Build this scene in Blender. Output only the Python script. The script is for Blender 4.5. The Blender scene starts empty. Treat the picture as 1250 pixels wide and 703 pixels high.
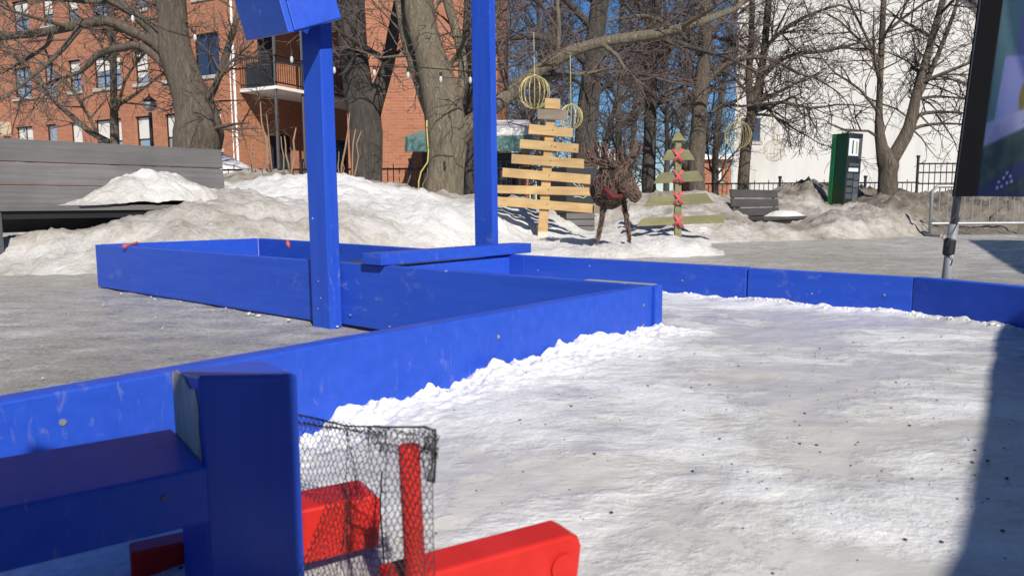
import bpy, math, random
from mathutils import Vector, Matrix, noise
R = math.radians
C = bpy.context.scene.collection
sc = bpy.context.scene
V3 = Vector

# ------------------------------------------------------------------ camera
FPX, HC = 903.0, 0.44
PITCH, ROLL = math.atan(102.5/FPX), R(0.35)
cam_d = bpy.data.cameras.new('camera'); cam = bpy.data.objects.new('camera', cam_d); C.objects.link(cam)
cam.location = (0, 0, HC)
RM = Matrix.Rotation(math.pi/2-PITCH, 3, 'X') @ Matrix.Rotation(-ROLL, 3, 'Z')
cam.rotation_euler = RM.to_euler()
cam_d.sensor_width = 36; cam_d.lens = 36*FPX/1250
cam_d.clip_start = 0.02; cam_d.clip_end = 2000
cam_d.dof.use_dof = True; cam_d.dof.focus_distance = 4.0; cam_d.dof.aperture_fstop = 13
sc.camera = cam

def ray(px, py): return RM @ V3(((px-625)/FPX, -(py-351.5)/FPX, -1))
def G(px, py, z=0.0):
    d = ray(px, py); return V3((0, 0, HC)) + d*((z-HC)/d.z)
def D(px, py, Y):
    d = ray(px, py); return V3((0, 0, HC)) + d*(Y/d.y)
def onplane(px, py, p0, n):
    d = ray(px, py); o = V3((0, 0, HC)); return o + d*((p0-o).dot(n)/d.dot(n))
U = V3((.77, -.638, 0)).normalized(); W = V3((-U.y, U.x, 0))
def ab(a, b, z=0.0): return U*a + W*b + V3((0, 0, z))

# ------------------------------------------------------------------ helpers
ROOTM = {}
def thing(name, label, cat, loc=(0, 0, 0), rz=0.0, group=None):
    o = bpy.data.objects.new(name, None); C.objects.link(o)
    o.location = loc; o.rotation_euler = (0, 0, rz); o.empty_display_size = .1
    o['label'] = label; o['category'] = cat
    if group: o['group'] = group
    ROOTM[o.name] = Matrix.Translation(loc) @ Matrix.Rotation(rz, 4, 'Z')
    return o
def tag(o, label, cat, group=None):
    o['label'] = label; o['category'] = cat
    if group: o['group'] = group
    return o
def struct(o): o['kind'] = 'structure'; return o
def stuff(o): o['kind'] = 'stuff'; return o

class MB:
    def __init__(s): s.v = []; s.f = []; s.m = []
    def add(s, vs, fs, mi=0):
        k = len(s.v); s.v += [tuple(p) for p in vs]
        s.f += [tuple(i+k for i in f) for f in fs]; s.m += [mi]*len(fs)
    def hexa(s, p, mi=0):      # 8 pts: bottom ring ccw then top ring ccw
        s.add(p, [(3, 2, 1, 0), (4, 5, 6, 7), (0, 1, 5, 4), (1, 2, 6, 5), (2, 3, 7, 6), (3, 0, 4, 7)], mi)
    def obox(s, c, ex, ey, ez, mi=0):   # centre and half-axes
        c = V3(c)
        s.hexa([c-ex-ey-ez, c+ex-ey-ez, c+ex+ey-ez, c-ex+ey-ez, c-ex-ey+ez, c+ex-ey+ez, c+ex+ey+ez, c-ex+ey+ez], mi)
    def box(s, x0, x1, y0, y1, z0, z1, mi=0):
        s.hexa([V3(p) for p in ((x0,y0,z0),(x1,y0,z0),(x1,y1,z0),(x0,y1,z0),(x0,y0,z1),(x1,y0,z1),(x1,y1,z1),(x0,y1,z1))], mi)
    def abox(s, a0, a1, b0, b1, z0, z1, mi=0):
        s.hexa([ab(*p) for p in ((a0,b0,z0),(a1,b0,z0),(a1,b1,z0),(a0,b1,z0),(a0,b0,z1),(a1,b0,z1),(a1,b1,z1),(a0,b1,z1))], mi)
    def board(s, p, q, t, z0, z1, side=1, mi=0):   # upright board from p to q (inner face line), thickness t to `side`
        p = V3((p[0], p[1], 0)); q = V3((q[0], q[1], 0)); d = (q-p).normalized(); n = V3((-d.y, d.x, 0))*t*side
        z = V3((0, 0, 1))
        r = [p, q, q+n, p+n] if side > 0 else [p+n, q+n, q, p]
        s.hexa([x+z*z0 for x in r]+[x+z*z1 for x in r], mi)
    def tube(s, pts, rads, n=6, mi=0, cap=True, rough=0, seed=0):
        pts = [V3(p) for p in pts]
        if not hasattr(rads, '__len__'): rads = [rads]*len(pts)
        k = len(s.v); m = len(pts); prev = None
        for i in range(m):
            t = pts[min(i+1, m-1)]-pts[max(i-1, 0)]
            if t.length < 1e-9: t = V3((0, 0, 1))
            t.normalize()
            if prev is None:
                a = V3((1, 0, 0)) if abs(t.x) < .8 else V3((0, 1, 0))
                prev = (a-t*a.dot(t)).normalized()
            else:
                prev = prev-t*prev.dot(t)
                if prev.length < 1e-6: prev = t.orthogonal()
                prev.normalize()
            b = t.cross(prev)
            for j in range(n):
                an = 2*math.pi*j/n; r = rads[i]
                e = prev*math.cos(an)+b*math.sin(an)
                if rough:
                    q = e*1.6+V3((seed, 0, 0)); q2 = pts[i]*1.3
                    r *= 1+rough*noise.noise(q*1.5+q2)+rough*.5*noise.noise(q*4+q2*2)
                s.v.append(tuple(pts[i]+e*r))
        for i in range(m-1):
            for j in range(n):
                s.f.append((k+i*n+j, k+i*n+(j+1) % n, k+(i+1)*n+(j+1) % n, k+(i+1)*n+j)); s.m.append(mi)
        if cap and n > 2:
            s.f.append(tuple(k+j for j in reversed(range(n)))); s.m.append(mi)
            s.f.append(tuple(k+(m-1)*n+j for j in range(n))); s.m.append(mi)
    def prism(s, pts, ext, mi=0):       # planar polygon extruded by vector
        pts = [V3(p) for p in pts]; n = len(pts)
        s.add(pts+[p+ext for p in pts], [tuple(reversed(range(n))), tuple(range(n, 2*n))]+[(i, (i+1) % n, n+(i+1) % n, n+i) for i in range(n)], mi)
    def build(s, name, mats, parent=None, smooth=False, bevel=0, col=None):
        me = bpy.data.meshes.new(name); vs = s.v
        if parent is not None:
            root = parent
            while root.parent: root = root.parent
            Mi = ROOTM[root.name].inverted(); vs = [tuple(Mi @ V3(p)) for p in vs]
        me.from_pydata(vs, [], s.f); 
        if not isinstance(mats, (list, tuple)): mats = [mats]
        for m in mats: me.materials.append(m)
        if len(mats) > 1: me.polygons.foreach_set('material_index', s.m)
        if smooth: me.polygons.foreach_set('use_smooth', [True]*len(s.f))
        for an, vals in (col or {}).items():
            if hasattr(vals[0], '__len__'):
                at = me.attributes.new(an, 'FLOAT_COLOR', 'POINT'); at.data.foreach_set('color', [c for v in vals for c in (*v, 1.0)])
            else:
                at = me.attributes.new(an, 'FLOAT', 'POINT'); at.data.foreach_set('value', vals)
        me.update()
        o = bpy.data.objects.new(name, me); C.objects.link(o)
        if parent is not None: o.parent = parent
        if bevel:
            b = o.modifiers.new('bevel', 'BEVEL'); b.width = bevel; b.segments = 2; b.limit_method = 'ANGLE'; b.angle_limit = R(40)
        return o

# ------------------------------------------------------------------ materials
class NT:
    def __init__(s, name):
        s.m = bpy.data.materials.new(name); s.m.use_nodes = True; s.t = s.m.node_tree
        s.b = s.t.nodes['Principled BSDF']; s.out = s.t.nodes['Material Output']
    def n(s, ty, **kw):
        x = s.t.nodes.new(ty)
        for k, v in kw.items(): setattr(x, k, v)
        return x
    def l(s, a, b): s.t.links.new(a, b)
    def coord(s, scale=(1, 1, 1), kind='Object'):
        c = s.n('ShaderNodeTexCoord'); mp = s.n('ShaderNodeMapping'); mp.inputs['Scale'].default_value = scale
        s.l(c.outputs[kind], mp.inputs['Vector']); return mp.outputs['Vector']
    def noise(s, vec, scale, detail=4, rough=.6, dist=0):
        x = s.n('ShaderNodeTexNoise'); x.inputs['Scale'].default_value = scale; x.inputs['Detail'].default_value = detail
        x.inputs['Roughness'].default_value = rough; x.inputs['Distortion'].default_value = dist
        s.l(vec, x.inputs['Vector']); return x.outputs['Fac']
    def ramp(s, fac, stops):
        x = s.n('ShaderNodeValToRGB'); e = x.color_ramp.elements
        while len(e) < len(stops): e.new(.5)
        for q, (p, c) in zip(e, stops):
            q.position = p; q.color = (*c, 1) if hasattr(c, '__len__') else (c, c, c, 1)
        s.l(fac, x.inputs['Fac']); return x.outputs['Color']
    def mix(s, f, a, b, mode='MIX'):
        x = s.n('ShaderNodeMix', data_type='RGBA', blend_type=mode)
        for i, q in ((0, f), (6, a), (7, b)):
            if isinstance(q, (int, float)): x.inputs[i].default_value = q
            elif isinstance(q, tuple): x.inputs[i].default_value = (*q, 1)
            else: s.l(q, x.inputs[i])
        return x.outputs[2]
    def math(s, op, a, b=0.0):
        x = s.n('ShaderNodeMath', operation=op)
        for i, q in ((0, a), (1, b)):
            if isinstance(q, (int, float)): x.inputs[i].default_value = q
            else: s.l(q, x.inputs[i])
        return x.outputs[0]
    def bump(s, h, strength=.3, dist=.01, prev=None):
        x = s.n('ShaderNodeBump'); x.inputs['Strength'].default_value = strength; x.inputs['Distance'].default_value = dist
        s.l(h, x.inputs['Height'])
        if prev is not None: s.l(prev, x.inputs['Normal'])
        s.l(x.outputs['Normal'], s.b.inputs['Normal']); return x.outputs['Normal']
    def base(s, c):
        if isinstance(c, tuple): s.b.inputs['Base Color'].default_value = (*c, 1)
        else: s.l(c, s.b.inputs['Base Color'])
    def rough(s, v):
        if isinstance(v, (int, float)): s.b.inputs['Roughness'].default_value = v
        else: s.l(v, s.b.inputs['Roughness'])

def plain(name, c, rough=.6, metal=0.0, var=.25, sc_=8.0, bump=.1, bd=.004):
    m = NT(name); v = m.coord(); f = m.noise(v, sc_, 5)
    m.base(m.mix(f, tuple(x*(1-var) for x in c), tuple(min(1, x*(1+var)) for x in c)))
    m.rough(rough); m.b.inputs['Metallic'].default_value = metal
    if bump: m.bump(m.noise(v, sc_*6, 4), bump, bd)
    return m.m

def paint(name, c, rough=.38, chip=(.72, .74, .76), chips=True, grain=(3, 40, 40)):
    m = NT(name); v = m.coord(); g = m.coord(grain)
    f = m.noise(v, 3.5, 6, .65); gf = m.noise(g, 1.0, 5, .6)
    col = m.mix(f, tuple(x*.88 for x in c), tuple(min(1, x*1.12) for x in c))
    col = m.mix(m.ramp(gf, [(.35, 0), (.7, .5)]), col, tuple(min(1, x*1.25+.01) for x in c))
    # pale scuffs
    sv = m.coord((14, 60, 22)); sf = m.noise(sv, 1.0, 8, .7, .6)
    gate = m.noise(v, 2.3, 2)
    scuff = m.math('MULTIPLY', m.ramp(sf, [(.57, 0), (.70, 1)]), m.ramp(gate, [(.47, 0), (.62, .6)]))
    col = m.mix(scuff, col, tuple(min(1, x*.55+.19) for x in c))
    if chips:
        vo = m.n('ShaderNodeTexVoronoi'); vo.inputs['Scale'].default_value = 9.0; vo.inputs['Randomness'].default_value = 1
        wob = m.n('ShaderNodeMix', data_type='RGBA'); nz = m.n('ShaderNodeTexNoise'); nz.inputs['Scale'].default_value = 70
        m.l(v, nz.inputs['Vector']); wob.inputs[0].default_value = .035; m.l(v, wob.inputs[6]); m.l(nz.outputs['Color'], wob.inputs[7])
        m.l(wob.outputs[2], vo.inputs['Vector'])
        d = m.ramp(vo.outputs['Distance'], [(.026, 1), (.038, 0)])
        sep = m.n('ShaderNodeSeparateColor'); m.l(vo.outputs['Color'], sep.inputs[0])
        on = m.math('GREATER_THAN', sep.outputs[0], .48)
        ch = m.math('MULTIPLY', d, on)
        col = m.mix(ch, col, chip)
    m.base(col); m.b.inputs['Specular IOR Level'].default_value = .24; m.rough(m.math('ADD', m.math('MULTIPLY', f, .25), rough-.10))
    m.bump(m.math('ADD', m.math('MULTIPLY', gf, .6), m.math('MULTIPLY', m.noise(v, 60, 5), .5)), .22, .003)
    return m.m

def wood(name, c1, c2, grain=(1.5, 28, 28), rough=.75, knots=True):
    m = NT(name); g = m.coord(grain); v = m.coord()
    f = m.noise(g, 1.0, 8, .65, .8); col = m.ramp(f, [(.25, c2), (.5, tuple((a+b)/2 for a, b in zip(c1, c2))), (.72, c1)])
    big = m.noise(v, 2.5, 3); col = m.mix(m.ramp(big, [(.4, 0), (.7, .45)]), col, tuple(x*.55 for x in c2))
    if knots:
        vo = m.n('ShaderNodeTexVoronoi'); vo.inputs['Scale'].default_value = 7.0; m.l(v, vo.inputs['Vector'])
        col = m.mix(m.ramp(vo.outputs['Distance'], [(.05, .8), (.1, 0)]), col, tuple(x*.25 for x in c2))
    oi = m.n('ShaderNodeObjectInfo'); col = m.mix(m.math('MULTIPLY', oi.outputs['Random'], .38), col, tuple(x*.55+.03 for x in c2))
    m.base(col); m.rough(rough); m.bump(f, .5, .006); return m.m

BLUE = paint('blue_paint', (.018, .070, .46))
BLUEP = paint('blue_post_paint', (.018, .070, .46), grain=(40, 40, 3))
RED = paint('red_paint', (.47, .018, .014), chip=(.5, .1, .08))
PINE = wood('pine_wood', (.62, .43, .20), (.36, .215, .085), grain=(2.5, 16, 16))
GREYPINE = wood('grey_pine', (.27, .22, .16), (.15, .12, .09))
GREENWOOD = wood('treated_wood', (.27, .25, .115), (.14, .138, .065), grain=(2.5, 16, 16))
BENCHW = wood('bench_wood', (.20, .19, .19), (.10, .096, .098), grain=(1.2, 30, 30), knots=False)
DARKBENCH = wood('dark_bench_wood', (.085, .075, .07), (.045, .04, .038), knots=False)
PLY = plain('raw_plywood', (.30, .31, .29), .8, var=.3, sc_=12)
DKPANEL = plain('dark_panel', (.035, .045, .04), .7)
BLACK = plain('black_iron', (.012, .012, .014), .5)
STEEL = plain('galvanised_steel', (.30, .31, .32), .45, .4)
GREYSTEEL = plain('grey_metal', (.10, .10, .105), .5, .4)
WHITEP = plain('white_paint', (.78, .78, .76), .5, var=.06)
ROPE = plain('red_rope', (.50, .10, .115), .85, var=.35, sc_=40, bump=.8)
YROPE = plain('yellow_rope', (.48, .38, .12), .8)
NETM = plain('net_cord', (.010, .010, .012), .7, bump=0)

def bark(name, c1, c2):
    m = NT(name); v = m.coord((7, 7, 1.6)); w = m.coord()
    f = m.noise(v, 2.2, 8, .7, 1.2); big = m.noise(w, .9, 4)
    col = m.ramp(f, [(.3, c2), (.52, tuple((a+b)/2 for a, b in zip(c1, c2))), (.7, c1)])
    col = m.mix(m.ramp(big, [(.35, 0), (.7, .5)]), col, tuple(x*.5 for x in c1))
    m.base(col); m.rough(.9); m.bump(f, 1.0, .11); return m.m
BARK = bark('bark', (.23, .185, .14), (.085, .066, .052))
BARKP = bark('pale_bark', (.34, .285, .20), (.14, .115, .082))
BARKD = bark('dark_bark', (.135, .115, .10), (.045, .038, .034))
TWIG = plain('twig', (.078, .062, .054), .85, var=.3, bump=0)
TWIGR = plain('reddish_twig', (.092, .066, .056), .85, var=.3, bump=0)
STALK = plain('dry_stalk', (.25, .165, .105), .85, var=.3)
WICKER = plain('wicker', (.165, .105, .082), .6, var=.7, sc_=30, bump=0)
WICKERD = plain('wicker_core', (.030, .018, .014), .9, var=.3, bump=0)

def brick():
    m = NT('brick'); c = m.n('ShaderNodeTexCoord'); s = m.n('ShaderNodeSeparateXYZ'); m.l(c.outputs['Object'], s.inputs[0])
    cb = m.n('ShaderNodeCombineXYZ'); m.l(m.math('ADD', s.outputs[0], s.outputs[1]), cb.inputs[0]); m.l(s.outputs[2], cb.inputs[1])
    b = m.n('ShaderNodeTexBrick'); m.l(cb.outputs[0], b.inputs['Vector'])
    b.inputs['Scale'].default_value = 1; b.inputs['Brick Width'].default_value = .24; b.inputs['Row Height'].default_value = .085
    b.inputs['Mortar Size'].default_value = .009; b.inputs['Color1'].default_value = (.43, .155, .062, 1); b.inputs['Color2'].default_value = (.27, .095, .045, 1)
    b.inputs['Mortar'].default_value = (.36, .25, .19, 1); b.inputs['Bias'].default_value = -.2
    big = m.noise(c.outputs['Object'], .45, 5); row = m.coord((.8, .8, 9)); rf = m.noise(row, 1.5, 4)
    col = m.mix(m.ramp(big, [(.35, 0), (.7, .7)]), b.outputs['Color'], (.30, .125, .08))
    col = m.mix(m.ramp(rf, [(.45, 0), (.7, .5)]), col, (.27, .085, .05))
    m.base(col); m.rough(.9); m.bump(b.outputs['Fac'], -.4, .01); return m.m
BRICK = brick()
def stucco():
    m = NT('white_stucco'); v = m.coord(); st = m.coord((1.4, 1.4, .15))
    f = m.noise(v, .5, 6); g = m.noise(st, 1.2, 6, .65)
    col = m.mix(m.ramp(f, [(.4, 0), (.75, .4)]), (.52, .515, .50), (.44, .43, .405))
    col = m.mix(m.ramp(g, [(.45, 0), (.75, .9)]), col, (.42, .405, .375))
    m.base(col); m.rough(.9); m.bump(m.noise(v, 6, 6), .3, .03); return m.m
STUCCO = stucco()
def glass(name, c, rough=.06):
    m = NT(name); v = m.coord(); m.base(c); m.b.inputs['Metallic'].default_value = .75; m.rough(rough)
    m.bump(m.noise(v, 1.3, 2), .10, .05); return m.m
GLASS = glass('window_glass', (.62, .66, .70)); GLASSD = glass('dark_glass', (.10, .13, .19), .08)
BLIND = plain('window_blind', (.62, .60, .56), .8, var=.1)
CONCRETE = plain('concrete', (.42, .40, .37), .85, var=.2, sc_=3)
TEAL = plain('teal_roof', (.10, .20, .19), .6)
DKWALL = plain('dark_wall', (.03, .036, .045), .5)

def snow_mat(name, dirty=(.285, .24, .185), white=(.70, .695, .68), fine=22.0, bs=.85, bd=.075):
    m = NT(name); v = m.coord(); at = m.n('ShaderNodeAttribute', attribute_name='dirt')
    f = m.noise(v, 3.2, 9, .68, .4); g = m.noise(v, fine, 7, .7); sp = m.noise(v, 70, 3)
    d = m.math('ADD', at.outputs['Fac'], m.math('MULTIPLY', m.math('SUBTRACT', f, .5), 1.35))
    d = m.math('ADD', d, m.math('MULTIPLY', m.math('SUBTRACT', g, .5), .6))
    col = m.ramp(d, [(.12, white), (.42, tuple(w*.62+q*.42 for w, q in zip(white, dirty))), (.66, tuple(w*.28+q*.72 for w, q in zip(white, dirty))), (1.0, tuple(x*.62 for x in dirty))])
    col = m.mix(m.ramp(sp, [(.70, 0), (.76, .5)]), col, (.12, .09, .065))
    m.base(col); m.rough(m.math('ADD', .45, m.math('MULTIPLY', f, .35)))
    h = m.math('ADD', m.math('MULTIPLY', f, 1.0), m.math('MULTIPLY', g, .4)); m.bump(h, bs, bd)
    return m.m
SNOW = snow_mat('old_snow')

def ground_mat():
    m = NT('icy_ground'); v = m.coord(); s1 = m.coord((1.0, 1.7, 1)); 
    f = m.noise(s1, 4.0, 12, .76, .1); g = m.noise(v, 80, 6, .85); big = m.noise(v, .55, 4)
    sm = m.math('ADD', m.math('MULTIPLY', f, .45), m.math('MULTIPLY', g, .55))
    col = m.ramp(sm, [(.37, (.17, .15, .12)), (.44, (.36, .345, .305)), (.51, (.54, .525, .49)), (.58, (.86, .855, .84))])
    col = m.mix(m.ramp(big, [(.35, 0), (.65, .45)]), col, (.20, .175, .14))
    m.base(col); m.rough(m.ramp(f, [(.40, .17), (.6, .62)])); m.b.inputs['Specular IOR Level'].default_value = .5
    m.bump(m.math('ADD', m.math('MULTIPLY', f, 1.0), m.math('MULTIPLY', g, .5)), 1.0, .03); return m.m
GROUND = ground_mat()
def ice_mat():
    m = NT('rink_ice'); v = m.coord(); at = m.n('ShaderNodeAttribute', attribute_name='white')
    s1 = m.coord((1.0, 1.6, 1)); s2 = m.coord((1.0, 1.5, 1))
    f = m.noise(s1, 5.5, 12, .72, .15); g = m.noise(v, 120, 5, .75); sp = m.noise(v, 260, 2); pt = m.noise(s2, 3.1, 10, .66, .35); big = m.noise(v, 1.3, 3)
    d = m.math('ADD', m.math('SUBTRACT', at.outputs['Fac'], .42), m.math('ADD', m.math('MULTIPLY', m.math('SUBTRACT', pt, .5), 3.4), m.math('MULTIPLY', m.math('SUBTRACT', f, .5), 1.6)))
    gran = m.ramp(d, [(.0, 0), (.10, .22), (.34, .62), (.75, 1)])         # 0 wet glaze, 1 loose grains
    wet = m.mix(big, (.51, .50, .475), (.61, .605, .59)); wet = m.mix(m.ramp(f, [(.40, .5), (.55, 0)]), wet, (.43, .415, .39))
    dry = m.mix(m.ramp(g, [(.30, 0), (.62, 1)]), (.61, .615, .615), (.85, .855, .86))
    col = m.mix(gran, wet, dry)
    m.base(col); m.rough(m.mix(gran, (.17, .17, .17), (.58, .58, .58))); m.b.inputs['Specular IOR Level'].default_value = .5
    rg = m.math('ADD', m.math('MULTIPLY', g, .5), m.math('MULTIPLY', sp, .2))
    h = m.math('ADD', m.math('ADD', m.math('MULTIPLY', f, .5), m.math('MULTIPLY', pt, .8)), m.math('MULTIPLY', gran, m.math('ADD', rg, .15))); m.bump(h, .6, .013); return m.m
ICE = ice_mat()

# ------------------------------------------------------------------ world and sun
SUN_EL, SUN_AZ = R(38), R(160)       # azimuth clockwise from +Y: sun behind the camera, to its right
w = bpy.data.worlds.new('World'); sc.world = w; w.use_nodes = True
nt = w.node_tree; sky = nt.nodes.new('ShaderNodeTexSky'); sky.sky_type = 'NISHITA'; sky.sun_disc = False
sky.sun_elevation = SUN_EL; sky.sun_rotation = SUN_AZ; sky.air_density = 1.0; sky.dust_density = .15; sky.ozone_density = 4.0; sky.altitude = 1800
hsv = nt.nodes.new('ShaderNodeHueSaturation'); hsv.inputs['Saturation'].default_value = 1.22; nt.links.new(sky.outputs[0], hsv.inputs['Color']); nt.links.new(hsv.outputs[0], nt.nodes['Background'].inputs[0]); nt.nodes['Background'].inputs[1].default_value = .085
sd = bpy.data.lights.new('sun', 'SUN'); sd.energy = 5.4; sd.angle = R(.53); sd.color = (1, .935, .84)
so = bpy.data.objects.new('sun', sd); C.objects.link(so)
S = V3((math.sin(SUN_AZ)*math.cos(SUN_EL), math.cos(SUN_AZ)*math.cos(SUN_EL), math.sin(SUN_EL)))
so.rotation_euler = S.to_track_quat('Z', 'Y').to_euler(); so.location = (3, -8, 10)
sc.view_settings.view_transform = 'Standard'; sc.view_settings.look = 'None'; sc.view_settings.exposure = 0.15; sc.view_settings.gamma = 1
sc.cycles.max_bounces = 6

def fbm(x, y, z=0.0, o=4, g=.5):
    a, r, s = 1.0, 0.0, 0.0
    for i in range(o):
        r += a*noise.noise((x, y, z+i*7.3)); s += a; a *= g; x *= 2.03; y *= 2.03
    return r/s

# ------------------------------------------------------------------ ground
b = MB()
xs = [-400, -60, -14, -8]+[-5+i*.045 for i in range(246)]+[9, 13, 20, 60, 400]; ys = [-60, -12, -4, -1]+[.3+i*.045 for i in range(205)]+[11, 14, 20, 40, 90, 600]
for y in ys:
    for x in xs:
        if -5 <= x <= 6.1 and .3 <= y <= 9.6:
            z = .008*fbm(x*1.1, y*1.1, 3)+.011*fbm(x*5, y*5, 8, 3)+.007*max(0, noise.noise((x*11, y*11, 2))-.1)
        else: z = 0
        b.v.append((x, y, z))
nx = len(xs)
for j in range(len(ys)-1):
    for i in range(nx-1): b.f.append((j*nx+i, j*nx+i+1, (j+1)*nx+i+1, (j+1)*nx+i)); b.m.append(0)
struct(b.build('ground', GROUND, smooth=True))

# snow banks: height profiles per direction from the square, (distance Y, height)
prof = [
 (-160, [(4.7,-.05),(5.3,.2),(7,.3),(10,.5),(14,.6),(24,.4)]),
 (0,   [(4.75,-.03),(5.0,.08),(5.3,.22),(5.7,.12),(6.4,.2),(7.6,.35),(10,.5),(14,.5),(24,.4)]),
 (60,  [(4.7,-.03),(5.0,.1),(5.35,.27),(5.8,.14),(6.4,.2),(7.5,.38),(10,.5),(14,.5),(24,.4)]),
 (120, [(4.75,-.03),(5.05,.14),(5.5,.33),(5.95,.16),(6.5,.24),(7.5,.4),(10,.5),(14,.5),(24,.4)]),
 (190, [(4.85,-.03),(5.2,.2),(5.65,.40),(6.1,.34),(6.6,.36),(7.5,.5),(10,.6),(14,.6),(24,.4)]),
 (235, [(4.9,-.03),(5.3,.24),(5.85,.45),(6.3,.47),(6.8,.52),(7.8,.55),(10,.7),(13,.85),(24,.4)]),
 (290, [(5.0,-.03),(5.5,.28),(6.0,.46),(6.6,.56),(7.2,.56),(8.3,.66),(9.5,.66),(12,.98),(14,.9),(24,.4)]),
 (340, [(5.2,-.03),(5.7,.3),(6.3,.46),(7.2,.50),(8.5,.76),(9.5,.7),(12,.98),(14,.9),(24,.4)]),
 (410, [(5.5,-.03),(5.9,.26),(6.5,.44),(7.2,.50),(8.5,.80),(9.6,.72),(12,.85),(14,.8),(24,.4)]),
 (480, [(5.8,-.03),(6.2,.26),(6.8,.42),(7.5,.47),(8.6,.63),(9.6,.62),(11.3,.74),(14,.6),(24,.4)]),
 (540, [(6.0,-.03),(6.4,.25),(7.0,.42),(7.8,.46),(9,.51),(10.5,.58),(12,.6),(14,.5),(24,.4)]),
 (590, [(6.3,-.03),(6.7,.16),(7.3,.34),(8.2,.44),(9.2,.50),(10.5,.5),(14,.45),(24,.4)]),
 (640, [(5.95,-.03),(6.15,.05),(7.4,.07),(8.0,.10),(8.5,.26),(9.0,.42),(9.6,.5),(11,.5),(14,.4),(24,.3)]),
 (680, [(5.95,-.03),(6.15,.07),(7.4,.06),(8.0,.07),(8.5,.16),(9.0,.30),(9.6,.38),(11,.4),(14,.4),(24,.3)]),
 (720, [(5.9,-.03),(6.1,.08),(7.4,.05),(8.4,.06),(9.0,.10),(10,.2),(12,.4),(14,.4),(24,.3)]),
 (770, [(5.9,-.03),(6.1,.08),(7.4,.05),(8.4,.08),(9.2,.24),(10,.46),(11,.54),(14,.4),(24,.3)]),
 (820, [(5.95,-.03),(6.15,.10),(7.2,.06),(8.2,.09),(9.2,.34),(10,.54),(10.8,.60),(14,.5),(24,.3)]),
 (850, [(6.0,-.03),(6.2,.11),(7.2,.05),(8.2,.04),(8.6,.12),(9.2,.34),(10,.54),(10.8,.60),(14,.5),(24,.3)]),
 (885, [(6.1,-.03),(6.3,.03),(6.6,-.02),(7.9,-.06),(8.4,.05),(8.8,.18),(9.4,.30),(10,.38),(11,.46),(14,.55),(24,.3)]),
 (930, [(8.3,-.05),(8.7,.14),(9.2,.20),(9.6,.10),(10.5,.08),(11.3,.2),(12,.38),(15,.58),(18,.5),(24,.3)]),
 (985, [(8.4,-.05),(8.8,.12),(9.2,.16),(9.8,.10),(10.6,.12),(12,.45),(15,.88),(17,.85),(24,.3)]),
 (1010,[(8.5,-.05),(9,.18),(9.6,.27),(11,.31),(13,.32),(14.2,.36),(15.2,.72),(17,.8),(24,.3)]),
 (1050,[(8.7,-.05),(9.2,.22),(9.9,.32),(11,.34),(12.6,.38),(13.6,.44),(14.4,.5),(15.2,.68),(17,.7),(24,.3)]),
 (1090,[(9.1,-.05),(9.7,.26),(10.6,.36),(12,.44),(14,.60),(16,.6),(24,.3)]),
 (1150,[(9.5,-.05),(10.2,.16),(11,.38),(12,.5),(14,.55),(24,.3)]),
 (1260,[(9.6,-.05),(10.3,.16),(11,.38),(12,.5),(14,.55),(24,.3)]),
 (1500,[(9.8,-.05),(11,.38),(12,.5),(14,.55),(24,.3)]),
]
def lerp_prof(pr, y):
    if y <= pr[0][0]: return pr[0][1]-(pr[0][0]-y)*.6
    for (y0, z0), (y1, z1) in zip(pr, pr[1:]):
        if y <= y1:
            t = (y-y0)/(y1-y0); t = t*t*(3-2*t)*.5+t*.5; return z0+(z1-z0)*t
    return pr[-1][1]
def snow_base(x, y):
    px = 625+FPX*x/y
    if px <= prof[0][0]: return lerp_prof(prof[0][1], y)
    for (p0, a), (p1, c) in zip(prof, prof[1:]):
        if px <= p1:
            t = (px-p0)/(p1-p0); return lerp_prof(a, y)*(1-t)+lerp_prof(c, y)*t
    return lerp_prof(prof[-1][1], y)
def snow_h(x, y):
    z = snow_base(x, y); k = max(0, min(1, (z+.08)*4))
    if z < -.3: return z
    rg = 1+1.1*max(0, min(1, (x-3.6)/2)); lump = .085*fbm(x*1.3, y*1.3, 1.7)+rg*(.075*(abs(noise.noise((x*2.7, y*2.7, 4)))-.2)+.06*fbm(x*6, y*6, 9, 4, .6)+.06*(abs(noise.noise((x*6.5, y*6.5, 2)))-.2)+.03*(abs(noise.noise((x*16, y*13, 7)))-.2))
    return z+k*lump
def dirtiness(x, y, z):
    px = 625+FPX*x/y; py = 249-FPX*(z-HC)/y
    d = .54+.52*fbm(x*.7, y*.7, 21)+.25*fbm(x*2.6, y*2.6, 12)
    def bump(cx, cy, sx, sy, a): return a*math.exp(-((x-cx)/sx)**2-((y-cy)/sy)**2)
    d -= bump(-1.9, 8.2, 1.3, 1.2, .62)             # fresh white mound
    d -= bump(-3.6, 4.8, 1.5, .55, .25)
    d += bump(-2.4, 5.5, 1.4, .55, .10)
    d -= bump(.9, 7.3, 1.5, 1.3, .55)               # fresh snow round the wooden trees
    d -= bump(-1.0, 7.0, 1.0, 1.0, .22)
    d -= bump(4.6, 14.5, 1.3, 1.2, .2)
    if x > 2.2: d += min(.16, (x-2.2)*.12)
    if x > 5.0: d += min(.36, (x-5.0)*.4)            # gravelly pile behind the barrier
    d += bump(3.2, 9.2, 1.2, .6, .06)+bump(-.9, 11, 1.2, 1, .3)+bump(-4.4, 12, 1.4, 1.2, .35)+bump(2.2, 10.3, .9, .8, .12)
    return d
b = MB(); rows = []; y = 4.5; dirt = []
ylist = []
while y < 24:
    ylist.append(y); y *= 1.0105
pxs = [-170+i*4.6 for i in range(int(1680/4.6))]
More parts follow.
